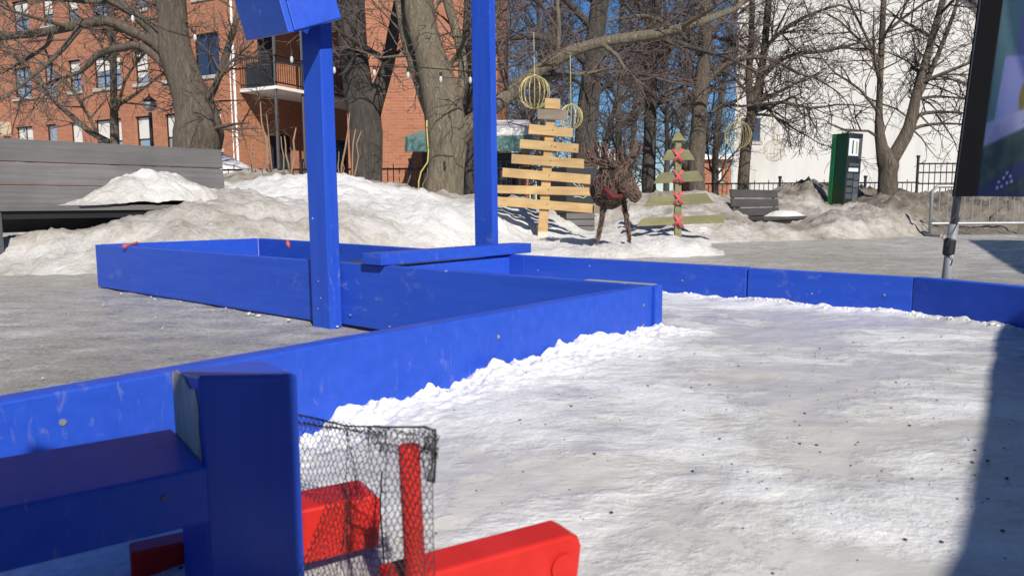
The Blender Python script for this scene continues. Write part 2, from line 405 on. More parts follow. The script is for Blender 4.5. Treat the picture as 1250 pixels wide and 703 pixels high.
for y in ylist:
    for px in pxs:
        x = (px-625)/FPX*y; z = snow_h(x, y); b.v.append((x, y, z)); dirt.append(dirtiness(x, y, z))
n = len(pxs)
for j in range(len(ylist)-1):
    for i in range(n-1):
        q = (j*n+i, j*n+i+1, (j+1)*n+i+1, (j+1)*n+i)
        if max(b.v[k][2] for k in q) > -.12: b.f.append(q); b.m.append(0)
struct(b.build('snow_bank', SNOW, smooth=True, col={'dirt': dirt}))

# ------------------------------------------------------------------ rink boards
ZT = .235; T = .036; AN = -.905; BF = 1.645
PE = G(1115, 338, ZT); PR = G(1250, 350.5, ZT); PE.z = PR.z = 0
PB = G(315, 291, ZT); PB.z = 0; PM = G(640, 312, ZT); PM.z = 0
PR2 = PE+(PR-PE).normalized()*1.15
PA = ab(-4.26, BF)
rz = math.atan2(U.y, U.x)
rink = thing('rink_boards', 'bright blue painted plank boards of the rink, with two upright planks and a tilted box', 'rink boards', ab(AN, BF), rz)
def part(fn, name, mat, par, bevel=.003, smooth=False, label=None):
    m = MB(); fn(m); o = m.build(name, mat, par, smooth, bevel)
    if label: o['label'] = label
    return o
part(lambda m: m.abox(AN-T, AN, -1.3, BF-.001, 0.0, ZT), 'board', BLUE, rink)
part(lambda m: m.abox(-2.250, AN+.010, BF, BF+T, 0.012, ZT-.001), 'board', BLUE, rink)
part(lambda m: m.abox(-4.28, -2.257, BF-.004, BF+T-.004, 0.008, ZT), 'board', BLUE, rink)
PA2 = ab(-4.28, BF+T)
part(lambda m: m.board(PB, PA2, T, 0, ZT, -1), 'board', BLUE, rink)
part(lambda m: m.board(PB, PM, T, 0, ZT, 1), 'board', BLUE, rink)
PS = PM.lerp(PE, .66)
part(lambda m: m.board(PM+(PE-PM).normalized()*.002, PS, T, 0, ZT, 1), 'board', BLUE, rink)
part(lambda m: m.board(PS+(PE-PS).normalized()*.004, PE, T, 0, ZT-.002, 1), 'board', BLUE, rink)
part(lambda m: m.board(PE+(PR-PE).normalized()*.0008, PR2, T, 0, ZT, 1), 'board', BLUE, rink)
# cross board and flat cap plank over the lane
cb0 = ab(-2.00, BF+T+.002); cb1 = ab(-2.00, 2.40)
part(lambda m: m.abox(-1.965, -1.930, BF+T+.002, 2.345, .085, .229), 'cross_board', BLUE, rink)
part(lambda m: m.abox(-2.015, -1.915, BF-.02, 2.44, ZT+.0015, ZT+.041), 'cap_plank', BLUE, rink)
part(lambda m: m.abox(-2.42, -2.025, BF+T+.003, 2.42, .196, .214), 'ramp_panel', DKPANEL, rink, 0)
part(lambda m: m.abox(AN-.21, AN-.005, BF+.004, BF+T-.003, ZT-.0005, ZT+.0006), 'worn_edge', PLY, rink, 0, label='bare worn wood along the top of the corner')
# posts (upright planks)
PWA = -2.455
def post(m, a0, a1, b0, b1, z0, z1, lean=(0, 0)):
    m.hexa([ab(*p) for p in ((a0,b0,z0),(a1,b0,z0),(a1,b1,z0),(a0,b1,z0),(a0+lean[0],b0+lean[1],z1),(a1+lean[0],b0+lean[1],z1),(a1+lean[0],b1+lean[1],z1),(a0+lean[0],b1+lean[1],z1))])
pl = part(lambda m: post(m, -2.257, -2.153, BF-.060, BF-.006, -.005, 1.082, (-.004, 0)), 'post', BLUEP, rink, .004)
pr_ = V3((D(580, 298, 3.2).x, 3.2, 0)); pa, pb = pr_.dot(U), pr_.dot(W)
part(lambda m: post(m, pa, pa+.105, pb, pb+.036, 0, 1.75, (-.012, 0)), 'post', BLUEP, rink, .004)
# little tilted box on top of the left post: open channel of planks
P1 = D(352, 40, 2.44); P0 = D(300, 50, 2.74); P2 = D(417, 22, 2.56)
up = V3((-.26, .03, 1)).normalized()
e1 = (P0-P1); e2 = (P2-P1)
bx = MB().build('target_box', BLUE, rink) if False else None
tb = MB(); nin = V3((e2.x, e2.y, 0)).normalized()
def slab(mb, o, ea, h0, h1, nrm, t): 
    mb.hexa([o+up*h0, o+ea+up*h0, o+ea+nrm*t+up*h0, o+nrm*t+up*h0, o+up*h1, o+ea+up*h1, o+ea+nrm*t+up*h1, o+nrm*t+up*h1])
n1 = up.cross(e1).normalized(); n1 = n1 if n1.dot(e2) > 0 else -n1
n2 = up.cross(e2).normalized(); n2 = n2 if n2.dot(e1) > 0 else -n2
m = MB(); slab(m, P1, e1, 0, .34, n1, .022); box_o = m.build('target_box', BLUE, rink, bevel=.003)
m = MB(); slab(m, P1+e2.normalized()*.024, e2-e2.normalized()*.024, .0, .098, n2, .022); m.build('plank', BLUE, box_o, bevel=.003)
m = MB(); slab(m, P1+e2.normalized()*.024, e2-e2.normalized()*.024, .150, .34, n2, .022); m.build('plank', BLUE, box_o, bevel=.003)
m = MB(); slab(m, P1+e2-n1*.022+n2*.024, e1-n2*.024, 0, .34, n1, .022); m.build('plank', BLUE, box_o, bevel=.003)
m = MB(); slab(m, P1+e1+n1*.024-n2*.022, e2-n1*.05, 0, .34, n2, .022); m.build('plank', BLUE, box_o, bevel=.003)
m = MB(); slab(m, P1+n1*.024+n2*.024, e1*.5, .030, .050, n1, e2.length*.5); m.build('box_floor', BLUE, box_o)
# screws
for i, (a, z) in enumerate([(-2.11,.05),(-1.9,.03),(-1.78,.035)]):
    part(lambda m: m.tube([ab(a, BF-.001, z), ab(a, BF-.006, z)], .0035, 8), 'screw', STEEL, rink, 0)
for i, (a, z) in enumerate([(-2.25,.07),(-2.23,.11),(-2.24,.17)]):
    part(lambda m: m.tube([ab(a+.03, BF-.061, z), ab(a+.03, BF-.063, z)], .0035, 8), 'screw', STEEL, rink, 0)
for i, (b_, z) in enumerate([(1.05,.19),(.95,.10),(1.6,.19),(1.6,.14),(.3,.2)]):
    part(lambda m: m.tube([ab(AN-.001, b_, z), ab(AN+.0015, b_, z)], .004, 8), 'screw', STEEL, rink, 0)
for t in (.05, .5, .95):
    p = PM.lerp(PE, t)
    part(lambda m: m.tube([p+V3((0, .0, .18)), p+V3((-.0015, -.0015, .18))], .0035, 8), 'screw', STEEL, rink, 0)

# ------------------------------------------------------------------ rink ice with snow heaped along the near board
ZI = .13
hp = [(430,496),(470,486),(500,480),(530,473),(556,468),(575,455),(590,441),(620,437),(650,431),(680,420),(710,410),(740,406),(760,402),(800,397.5)]
heap = []
for px, py in hp:
    P = onplane(px, py, ab(AN, 0), U); heap.append((P.dot(W), P.z))
def heapz(bb):
    if bb <= heap[0][0]: return max(ZI, heap[0][1]-(heap[0][0]-bb)*.04)
    for (b0, z0), (b1, z1) in zip(heap, heap[1:]):
        if bb <= b1: return z0+(z1-z0)*(bb-b0)/(b1-b0)
    return heap[-1][1]
aE, bE = PE.dot(U), PE.dot(W); aR, bR = PR2.dot(U), PR2.dot(W); aM, bM = PM.dot(U), PM.dot(W)
def bmax(a):
    if a < aE: return bM+(bE-bM)*(a-aM)/(aE-aM)
    return bE+(bR-bE)*(a-aE)/(aR-aE)
def ice_h(a, bb):
    d = a-AN; z = ZI+.010*fbm(a*3, bb*3, 2)+.007*fbm(a*9, bb*9, 5, 3)
    z -= .065*max(0, min(1, (.75-bb)/.6)); wht = .42+.5*fbm(a*1.7+3, bb*1.7, 8)
    if bb < BF+.02:
        hz = heapz(bb)-ZI; cl = .022*fbm(a*20, bb*20, 1, 3)+.016*fbm(a*55, bb*55, 6, 2)+.014*noise.noise((bb*9, a*9, 2))
        wd = .10+.04*noise.noise((bb*5, 0, 3)); k = math.exp(-(max(d, 0)/wd)**1.6)
        z += k*(hz-.006+cl+.012*abs(noise.noise((bb*18, 1, 1)))); wht += .75*math.exp(-(max(d,0)/(wd*1.7))**2)
        far = max(0, min(1, (bb-.3)/.8)); wht += .22*math.exp(-(max(d,0)/.5)**2)*far
    e = bmax(a)-bb; k = math.exp(-(max(e, 0)/.05)**1.5); z += k*(.010+.012*fbm(a*25, bb*25, 3, 3)); wht += .5*math.exp(-(max(e,0)/.10)**2)
    wht -= .30*math.exp(-((a-.05)/.25)**2-((bb-.85)/.45)**2)
    return z, wht
def ice_patch(m, att, a0, a1, na, b0, nb, bfun):
    k = len(m.v)
    for i in range(na+1):
        a = a0+(a1-a0)*i/na; bm = bfun(a)
        for j in range(nb+1):
            bb = b0+(bm-b0)*j/nb; z, wv = ice_h(a, bb); p = ab(a, bb, z); m.v.append(tuple(p)); att.append(wv)
    for i in range(na):
        for j in range(nb):
            q = k+i*(nb+1)+j; m.f.append((q, q+nb+1, q+nb+2, q+1)); m.m.append(0)
m = MB(); att = []
ice_patch(m, att, AN+.0005, -.2, 200, -.2, 560, lambda a: bmax(a)-.001)
ice_patch(m, att, -.2, .75, 100, -.6, 330, lambda a: bmax(a)-.001)
ice_patch(m, att, -1.99, AN-.0, 60, BF+T+.001, 60, lambda a: bmax(a)-.001)
struct(m.build('rink_ice', ICE, smooth=True, col={'white': att}))
# snow lumps broken off along the board
rng = random.Random(5)
def blob(m, c, r, rng, sq=.7, seg=7):
    k = len(m.v); rings = 5
    for i in range(rings+1):
        th = math.pi*i/rings
        for j in range(seg):
            ph = 2*math.pi*j/seg; d = V3((math.sin(th)*math.cos(ph), math.sin(th)*math.sin(ph), math.cos(th)*sq))
            m.v.append(tuple(V3(c)+d*r*(1+.35*noise.noise(d*1.7+V3(c)*9)))) 
    for i in range(rings):
        for j in range(seg): m.f.append((k+i*seg+j, k+(i+1)*seg+j, k+(i+1)*seg+(j+1)%seg, k+i*seg+(j+1)%seg)); m.m.append(0)
m = MB()
for i in range(330):
    bb = rng.uniform(.2, BF); d = abs(rng.gauss(0, .04))+.002; z, _ = ice_h(AN+d, bb); r = rng.choice([.0008, .001, .0015, .0015, .002, .003, .004]); z -= r*.5
    blob(m, ab(AN+d+r*.6, bb, z), r, rng)
for i in range(160):
    t = rng.random(); p = PM.lerp(PE, t) if rng.random() < .65 else PE.lerp(PR, t); a, bb = p.dot(U), p.dot(W)-abs(rng.gauss(0, .015))-.01
    z, _ = ice_h(a, bb); blob(m, ab(a, bb, z), rng.choice([.002,.003,.004,.006]), rng)
stuff(m.build('snow_crumbs', ICE, smooth=True, col={'white': [1.2]*len(m.v)}))
m = MB()
for i in range(1300):
    if i % 9 == 0 or rng.random() < .35: ca_, cb2, cw_ = rng.uniform(-.7, .55), rng.uniform(.0, 2.0), rng.uniform(.02, .22)
    a = ca_+rng.gauss(0, cw_); bb = cb2+rng.gauss(0, cw_)
    if bb > 2.05 or a < AN+.05: continue
    if a < -.6 and bb > 1.5: continue
    z, _ = ice_h(a, bb); r = rng.choice([.0005, .0005, .0006, .0006, .0008, .0008, .001, .0012, .0018]); blob(m, ab(a, bb, z+r*.3), r*1.25, rng, .6, 5)
stuff(m.build('grit', plain('dark_grit', (.035, .03, .026), .9, bump=0)))
m = MB()
for i in range(280):
    x = rng.uniform(-3.0, -.2); y = rng.uniform(1.2, 4.8); p = V3((x, y, 0)); a, bb = p.dot(U), p.dot(W)
    if bb > BF-.02 or a > AN-.06: continue
    blob(m, (x, y, .008), rng.choice([.001, .0015, .002, .003, .004]), rng, .6, 5)
for i in range(14):
    a = rng.uniform(-4.2, -1.6); blob(m, ab(a, BF-.03-rng.random()*.05, .01), rng.uniform(.003, .010), rng, .6)
stuff(m.build('ice_chips', SNOW, col={'dirt': [.2]*len(m.v)}))

# ------------------------------------------------------------------ shooting rail in the foreground (in shade)
FV = V3((math.sin(R(54)), math.cos(R(54)), 0)); FU = V3((FV.y, -FV.x, 0))
def fab(o, a, b_, z): return V3((o.x, o.y, 0))+FU*a+FV*b_+V3((0, 0, z))
def fbox(m, o, a0, a1, b0, b1, z0, z1):
    m.hexa([fab(o, *p) for p in ((a0,b0,z0),(a1,b0,z0),(a1,b1,z0),(a0,b1,z0),(a0,b0,z1),(a1,b0,z1),(a1,b1,z1),(a0,b1,z1))])
PC = D(248, 560, .60)
rail = thing('shooting_rail', 'dark shaded blue post and rail with peeling paint in the foreground', 'railing', (PC.x, PC.y, ZI), math.atan2(FU.y, FU.x))
zt = D(270, 461, .62).z
m = MB(); cs_ = [(-.101, 0, 452), (0, 0, 458), (0, .0835, 457), (-.101, .0835, 439)]; bt, tp = [], []
for a_, b2, yy in cs_:
    q = fab(PC, a_, b2, 0); px_ = 625+FPX*q.x/q.y*.985; tp.append(V3((q.x, q.y, D(px_, yy, q.y).z))); bt.append(V3((q.x, q.y, ZI-.05)))
m.hexa(bt+tp); po = m.build('post', BLUEP, rail, bevel=.003)
z1 = D(258, 561, .60).z; z0 = D(258, 627, .60).z
m = MB(); fbox(m, PC, -.112, .020, -.75, -.0015, z0, z1); m.build('rail', BLUE, rail, bevel=.0025)
# bare patch where the paint has peeled off the post
m = MB(); pp = [(-.099,.302),(-.080,.307),(-.050,.306),(-.030,.299),(-.0115,.303),(-.004,.290),(-.007,.270),(-.003,.25),(-.006,.232),(-.099,.232)]
m.prism([fab(PC, a, -.0012, z-.306+zt-.004) for a, z in pp], FV*.0008)
peel = NT('peeled_wood'); v = peel.coord((20, 20, 6)); f = peel.noise(v, 2.0, 7, .7, 1)
peel.base(peel.ramp(f, [(.3, (.16, .13, .10)), (.48, (.42, .40, .36)), (.7, (.60, .59, .56))])); peel.rough(.85); peel.bump(f, .5, .003)
m.build('bare_patch', peel.m, po)
m = MB(); q = fab(PC, .0205, -.035, (z0+z1)/2+.006); m.tube([q, q+FU*.0012], .0022, 8); m.build('screw', GREYSTEEL, rail)

# ------------------------------------------------------------------ small goal with red frame and net
GP = D(500, 600, .51)
goal = thing('toy_goal', 'small red wooden goal frame with black net draped over its post', 'goal', (GP.x, GP.y, ZI), math.atan2(FU.y, FU.x))
gt = D(499, 543, .51); gb = D(507, 703, .51)
gd = (gb-gt); gbase = gt+gd*((gt.z-ZI)/-gd.z)
m = MB(); m.tube([gt, gt+(gbase-gt)*.97], .0077, 20); gpost = m.build('post', RED, goal, bevel=.0012)
for pol in gpost.data.polygons: pol.use_smooth = len(pol.vertices) == 4
# front base plank, rounded far end with a dowel plug
zt3 = D(705, 643, .66).z
q0 = D(520, 690, .53); q1 = D(706, 650, .60)
pd = V3((q1.x-q0.x, q1.y-q0.y, 0)).normalized(); pn = V3((-pd.y, pd.x, 0))
def plank(p_end, length, th, z0, z1, name, par):
    p = V3((p_end.x, p_end.y, 0)); m = MB()
    prof = [(0, z0), (.004, z1-.012), (.001, z1-.004), (-.006, z1), (-length, z1), (-length, z0)]
    m.prism([p+pd*s_+V3((0, 0, z)) for s_, z in prof], pn*th); return m.build(name, RED, par, bevel=.003)
fp = plank(q1, .165, .036, ZI-.01, q1.z, 'base_plank', goal)
dc = V3((q1.x, q1.y, 0))-pd*.016-pn*.0005+V3((0, 0, q1.z-.026))
m = MB(); m.tube([dc, dc-pn*.0022], .012, 24); m.build('dowel_plug', RED, fp)
r1 = D(441, 583, .73)
bp = plank(r1-pn*.05, .105, .05, ZI-.02, r1.z, 'base_plank', goal); plank(D(255, 690, .72), .07, .03, .05, .105, 'base_plank', goal)
# net: hexagonal mesh woven over three sheets
def hexnet(m, fn, nu, nv, r=.00038, rng=random.Random(3)):
    def P(u, v):
        return fn(min(1, max(0, u/nu)), min(1, max(0, v/nv)))
    jit = {}
    def node(i, j, top):
        k = (i, j, top)
        if k not in jit:
            u = i+(.5 if j % 2 else 0); v = j*1.0+(.33 if top else -.0)
            jit[k] = P(u+rng.uniform(-.09, .09), v+rng.uniform(-.07, .07))
        return jit[k]
    for j in range(nv+1):
        for i in range(nu+1):
            a, t = node(i, j, False), node(i, j, True)
            m.tube([a, t], r, 3, cap=False)
            if j < nv:
                if j % 2 == 0:
                    m.tube([t, node(i, j+1, False)], r, 3, cap=False)
                    if i > 0: m.tube([t, node(i-1, j+1, False)], r, 3, cap=False)
                else:
                    m.tube([t, node(i, j+1, False)], r, 3, cap=False)
                    if i < nu: m.tube([t, node(i+1, j+1, False)], r, 3, cap=False)
def bil(p00, p10, p01, p11, sag, seed):
    def f(u, v):
        p = p00*(1-u)*(1-v)+p10*u*(1-v)+p01*(1-u)*v+p11*u*v
        return p+V3((noise.noise((u*3, v*3, seed)), noise.noise((u*3, v*3, seed+5)), noise.noise((u*3, v*3, seed+9))))*sag
    return f
m = MB()
TL, TR = D(330, 500, .74), D(424, 520, .69); BL, BR = D(320, 735, .66), D(420, 735, .60)
hexnet(m, bil(TL, TR, BL, BR, .006, 1), 17, 27)
TR2 = D(527, 524, .490); BR2 = D(530, 735, .475); TR1 = D(420, 519, .685); BR1 = D(425, 740, .62)
TM, BM = D(468, 521, .496), D(474, 740, .485)
hexnet(m, bil(TR1, TM, BR1, BM, .006, 4), 9, 27)
hexnet(m, bil(TM, TR2, BM, BR2, .002, 4), 8, 27)
# top sheet and the loose flap folded over the post
TB, TB2 = D(360, 505, .80), D(524, 522, .53)
hexnet(m, bil(TL, D(450, 521, .66), D(345, 519, .70), D(470, 534, .55), .006, 7), 24, 5)
hexnet(m, bil(D(455, 519, .53), D(531, 524, .505), D(462, 552, .515), D(534, 560, .505), .006, 11), 14, 7)
hexnet(m, bil(D(514, 527, .505), D(531, 529, .525), D(517, 585, .505), D(532, 586, .525), .008, 13), 5, 12)
m.tube([D(330,500,.74), D(360,505,.73), D(424,520,.69), D(470,521,.63), D(520,521,.51), D(531,526,.513), D(532,555,.515), D(530,588,.52)], .0009, 5)
m.tube([D(466,575,.66), D(464,620,.65), D(470,703,.63)], .0008, 5)
m.build('net', NETM, goal)

# ------------------------------------------------------------------ unseen objects added outside the view to shape the shade in it
m = MB()
hz = thing('viewer_shade_panel', 'unseen blue plank panel on two posts, added to cast the shadow of the viewer', 'panel', (-.25, -.3, 0))  # invented panel, sized to cast the shadow of the person holding the camera
m.box(-.13, .15, -.33, -.30, .02, 1.085); m.build('panel', BLUE, hz)
for x in (-.11, .06): m = MB(); m.box(x, x+.06, -.395, -.332, 0, 1.0); m.build('post', BLUEP, hz)
a0, a1 = V3((.31, -1.1, 0)), V3((1.795, 1.075, 0))
hz2 = thing('rink_shade_sheet', 'dark fabric hoarding added unseen beside the rink to cast its shadow on the ice', 'shadecaster', a0)  # added out of view: its top edge draws the shade line on the ice
m = MB(); p_, q_ = a0+V3((0,0,.1)), a1+V3((0,0,.1)); uz = V3((0,0,.9)); m.add([p_, q_, q_+uz, p_+uz], [(0,1,2,3)]); tf = NT('thin_fabric'); tf.base((.06, .06, .07)); tf.rough(.9); tl = tf.n('ShaderNodeBsdfTranslucent'); tl.inputs[0].default_value = (.42, .42, .45, 1); mx = tf.n('ShaderNodeMixShader'); mx.inputs[0].default_value = .45
tf.l(tf.b.outputs[0], mx.inputs[1]); tf.l(tl.outputs[0], mx.inputs[2]); tf.l(mx.outputs[0], tf.out.inputs[0]); m.build('fabric_panel', tf.m, hz2)
for t in (.03, .5, .97):
    p = a0.lerp(a1, t)+V3((.04, -.03, 0)); m = MB(); m.tube([p, p+V3((0, 0, 1.02))], .02, 10); m.build('post', STEEL, hz2)
mq = thing('skyblocker', 'long dark blue marquee added unseen behind the viewer to cut the sky light', 'light blocker', (.5, -5.2, 0))  # added behind the camera to keep low sky light off the foreground post
NAVY = plain('navy_canvas', (.02, .025, .05), .85)
m = MB(); m.box(-4.5, 5.5, -6.8, -4.0, 0, 2.45); m.build('wall', NAVY, mq)
m = MB(); m.prism([V3((-4.7,-3.85,2.46)), V3((-4.7,-6.95,2.46)), V3((-4.7,-5.4,3.3))], V3((10.4,0,0))); m.build('roof', NAVY, mq)
st = thing('shade_canopy', 'white canopy stall on four legs, added unseen at the right to cast shade on the ground', 'sunshade', (6.2, 3, 0))  # made up out of view to throw the far right ground shade
s0, s1, s2, s3 = V3((4.15, 1.5, 0)), V3((6.3, 5.55, 0)), V3((8.7, 4.4, 0)), V3((6.55, .4, 0))
top = (s0+s1+s2+s3)/4+V3((0, 0, 3.1)); zz = V3((0, 0, 2.45)); m = MB()
m.add([s0+zz, s1+zz, s2+zz, s3+zz, top, s0+zz*.9, s1+zz*.9, s2+zz*.9, s3+zz*.9], [(0,4,1),(1,4,2),(2,4,3),(3,4,0),(0,1,6,5),(1,2,7,6),(2,3,8,7),(3,0,5,8)]); m.build('canopy', WHITEP, st)
m = MB(); m.board(s0.lerp(s3, .04), s1.lerp(s2, .04), .01, .0, 2.2, -1); m.build('side_wall', plain('sunshade_fabric', (.04, .05, .12), .8), st)
for p in (s0, s1, s2, s3): m = MB(); q = p.lerp(V3((top.x, top.y, 0)), .02); m.tube([q, q+zz*.99], .025, 8); m.build('leg', STEEL, st)

# ------------------------------------------------------------------ banner flag on a leaning pole
YB = 2.62
pb_ = D(1155, 343, YB); pt_ = D(1201, 0, YB); pdir = (pt_-pb_).normalized()
foot = pb_-pdir*(pb_.z/pdir.z)
flag = thing('banner_flag', 'printed feather banner with black sleeve on a grey leaning pole', 'banner', foot)
m = MB(); m.tube([foot, foot+pdir*.36], .0165, 16); m.build('pole_base', plain('pale_pole', (.24, .25, .27), .45, .1), flag, smooth=True)
m = MB(); m.tube([foot+pdir*.36, foot+pdir*2.6], .0125, 16); m.build('pole', plain('pole_metal', (.14, .15, .18), .45, .1), flag, smooth=True)
cz = D(1159, 300, YB); m = MB(); m.tube([cz-pdir*.035, cz-pdir*.028, cz+pdir*.02, cz+pdir*.027], [.015, .0195, .0195, .015], 16); m.build('collar', BLACK, flag)
m = MB(); m.tube([D(1173,262,YB-.02), D(1168,275,YB-.02), D(1155,300,YB-.025), D(1150,290,YB-.03), D(1159,272,YB-.02), D(1170,258,YB-.02)], .0012, 5)
m.tube([D(1160,310,YB-.02), D(1163,318,YB-.02), D(1161,324,YB-.02)], .0014, 5); m.build('cord', BLACK, flag)
fd = V3((.33, -.944, 0)); zb = D(1172, 240, YB); fn_ = V3((-fd.y, fd.x, 0)); fn_ = -fn_
m = MB(); SL = .092; c0 = zb; Lf = 1.75
ring = []
for (s_, o_) in ((-.026, 0), (-.019, -.016), (0, -.022), (.02, -.016), (SL-.03, -.004), (SL-.03, .004), (.02, .016), (0, .022), (-.019, .016)): ring.append((s_, o_))
k = 0; nl = 12
for i in range(nl+1):
    c = c0+pdir*(Lf*i/nl)
    for s_, o_ in ring: m.v.append(tuple(c+fd*s_+fn_*o_))
nr = len(ring)
for i in range(nl):
    for j in range(nr): m.f.append((i*nr+j, i*nr+(j+1)%nr, (i+1)*nr+(j+1)%nr, (i+1)*nr+j)); m.m.append(0)
m.f.append(tuple(range(nr))); m.m.append(0)
m.build('sleeve', plain('black_fabric', (.0035, .0035, .005), 1.0, bump=0), flag)
# printed cloth: a lilac pillar, golden pods, a pale band with a dark mark, dark green foliage with white dots
nu, nv = 190, 330; m = MB(); cols = []; Wd = .55
def sstep(a, b, x): t = max(0, min(1, (x-a)/(b-a))); return t*t*(3-2*t)
def mixc(a, b, t): return tuple(x*(1-t)+y*t for x, y in zip(a, b))
def print_col(u, v):      # u metres from sleeve, v metres above the lower edge
    n1_ = fbm(u*14, v*12, 2); c = mixc((.10, .19, .22), (.14, .24, .25), sstep(.3, .7, v+n1_*.2))
    cx = .115+.02*(v-.4)
    c = mixc(c, mixc((.17, .17, .36), (.09, .09, .24), sstep(-.03, .04, u-cx)), sstep(.05, .038, abs(u-cx))*sstep(.44, .47, v))
    bx_ = .085+.03*(v-.27)
    c = mixc(c, mixc((.30, .31, .58), (.20, .20, .44), sstep(-.02, .06, u-bx_)), sstep(.056, .046, abs(u-bx_))*sstep(.465, .45, v+.1*(u-bx_))*sstep(.2, .22, v))
    d1 = ((u-.205)/.058)**2+((v-.385)/.105)**2; c = mixc(c, mixc((.36, .27, .06), (.22, .17, .05), sstep(.4, 1, d1+n1_*.4)), sstep(1.05, .9, d1))
    d2 = ((u-.128)/.021)**2+((v-.325)/.06)**2; c = mixc(c, (.20, .16, .05), sstep(1.1, .8, d2))
    edge = .245+.27*u+.012*n1_; lo = .165+.40*u
    c = mixc(c, mixc((.36, .36, .56), (.28, .28, .48), sstep(-.1, .2, n1_)), sstep(.010, -.006, v-edge)*sstep(-.005, .008, v-lo))
    q1_, q2_ = u-.168, v-.258; rr = math.hypot(q1_, q2_)
    if abs(rr-.022) < .0035 or (rr < .042 and (abs(q2_-q1_*.5) < .003 or abs(q1_) < .003 or abs(q2_+q1_*.9) < .003)): c = mixc(c, (.08, .08, .16), .85)
    low = sstep(.006, -.012, v-lo); g = mixc((.035, .06, .065), (.075, .11, .10), sstep(-.3, .4, fbm(u*26, v*16, 5)))
    c = mixc(c, g, low)
    c = mixc(c, (.05, .05, .14), sstep(.022, -.012, abs(v+.01-.62*u)-.022)*low); c = mixc(c, (.06, .06, .15), sstep(.03, .0, v)*low*.8)
    for (du, dv) in ((.082,.048),(.098,.062),(.112,.045),(.094,.033),(.122,.066),(.108,.078),(.078,.030),(.128,.050)):
        c = mixc(c, (.45, .45, .62), sstep(.0062, .0035, math.hypot(u-du, v-dv)))
    return c
for j in range(nv+1):
    for i in range(nu+1):
        u = i/nu*Wd; v = j/nv*Lf; rip = .008*math.sin(v*7+u*9)*min(1, u*8)
        m.v.append(tuple(c0+fd*(SL-.034+u)+pdir*v+fn_*rip+V3((0, 0, -.02*u)))); cols.append(print_col(u, v))
for j in range(nv):
    for i in range(nu): q = j*(nu+1)+i; m.f.append((q, q+1, q+nu+2, q+nu+1)); m.m.append(0)
pm = NT('printed_cloth'); at = pm.n('ShaderNodeAttribute', attribute_name='print'); pm.base(pm.mix(1.0, at.outputs['Color'], (1.5, 1.5, 1.4), 'MULTIPLY')); pm.rough(.7)
m.build('printed_cloth', pm.m, flag, smooth=True, col={'print': cols})

# ------------------------------------------------------------------ park benches
def bench(label, BL_, BR_, seat_n, slatw, wood_m, zseat, legz, seat0=0.0, lean=.10, depth=.46, nsl=3, gap=.018, endleg=True):
    """back rest runs from BL_ to BR_ (points of its top edge); seat_n points to the side one sits on"""
    d = V3((BR_.x-BL_.x, BR_.y-BL_.y, 0)); L = d.length; d.normalize(); t = thing('park_bench', label, 'bench', (BL_.x, BL_.y, legz), math.atan2(d.y, d.x))
    n = V3(seat_n).normalized(); zt = (BL_.z+BR_.z)/2; p0 = V3((BL_.x, BL_.y, zt)); dz = V3((0, 0, -1))+n*lean; dz.normalize()
    nn = (n-dz*n.dot(dz)).normalized()
    for k in range(nsl):
        o = p0+dz*((slatw+gap)*k)
        m = MB(); m.hexa([o, o+d*L, o+d*L-nn*.035, o-nn*.035, o+dz*slatw, o+d*L+dz*slatw, o+d*L+dz*slatw-nn*.035, o+dz*slatw-nn*.035][4:]+[o, o+d*L, o+d*L-nn*.035, o-nn*.035]); m.build('slat', wood_m, t, bevel=.004)
    sp = p0+dz*((zt-zseat)/-dz.z); sp.z = zseat
    m = MB(); o = sp+d*seat0+n*.02; ex = d*(L-seat0)
    for k in range(3):
        w_ = depth/3; q = o+n*(w_*k+.004); m.hexa([q-V3((0,0,.04)), q+ex-V3((0,0,.04)), q+ex+n*(w_-.008)-V3((0,0,.04)), q+n*(w_-.008)-V3((0,0,.04)), q, q+ex, q+ex+n*(w_-.008), q+n*(w_-.008)][:4][::-1]+[q, q+ex, q+ex+n*(w_-.008), q+n*(w_-.008)][::-1])
    m.build('seat', wood_m, t, bevel=.003)
    m = MB(); q = o+n*.03-V3((0,0,.095)); m.hexa([q, q+ex, q+ex+n*(depth-.06), q+n*(depth-.06)]+[x+V3((0,0,.05)) for x in (q, q+ex, q+ex+n*(depth-.06), q+n*(depth-.06))]); m.build('seat_frame', BLACK, t)
    for s_ in (.02, L-seat0-.07):
        for dd in (depth-.06,):
            m = MB(); q = o+d*s_+n*dd; q.z = legz; h = V3((0,0,zseat-.045-legz)); r = [q, q+d*.045, q+d*.045+n*.045, q+n*.045]; m.hexa(r+[x+h for x in r]); m.build('leg', GREYSTEEL, t)
    for s_ in (.08, L-.12):
        m = MB(); a = p0+d*s_-nn*.036-dz*-.05; e = sp+d*s_-n*.01-V3((0,0,.05)); m.tube([a, e], .018, 6); m.build('back_support', GREYSTEEL, t)
    return t, sp, d, n, L
BA, BB_ = D(-60, 163.5, 5.35), D(270, 185, 6.9)
BA.z = BB_.z = .95
bn = V3((.78, -.63, 0)); dd_ = V3((BB_.x-BA.x, BB_.y-BA.y, 0)).normalized(); bn = V3((dd_.y, -dd_.x, 0))
tb_, sp, bd_, bnn, bL = bench('long weathered grey slatted bench half buried in snow, behind the blue boards', BA, BB_, bn, .170, BENCHW, .45, .1, seat0=.06, nsl=4, gap=.007)
F1, F2 = D(893, 233, 10.3), D(949, 236, 11.5); F1.z = F2.z = .625
fdv = V3((F2.x-F1.x, F2.y-F1.y, 0)).normalized(); fnv = V3((fdv.y, -fdv.x, 0))
bench('small dark wooden bench sunk in dirty snow, beside the green kiosk', F1, F2, fnv, .115, DARKBENCH, .235, -.1, lean=.12, depth=.42)
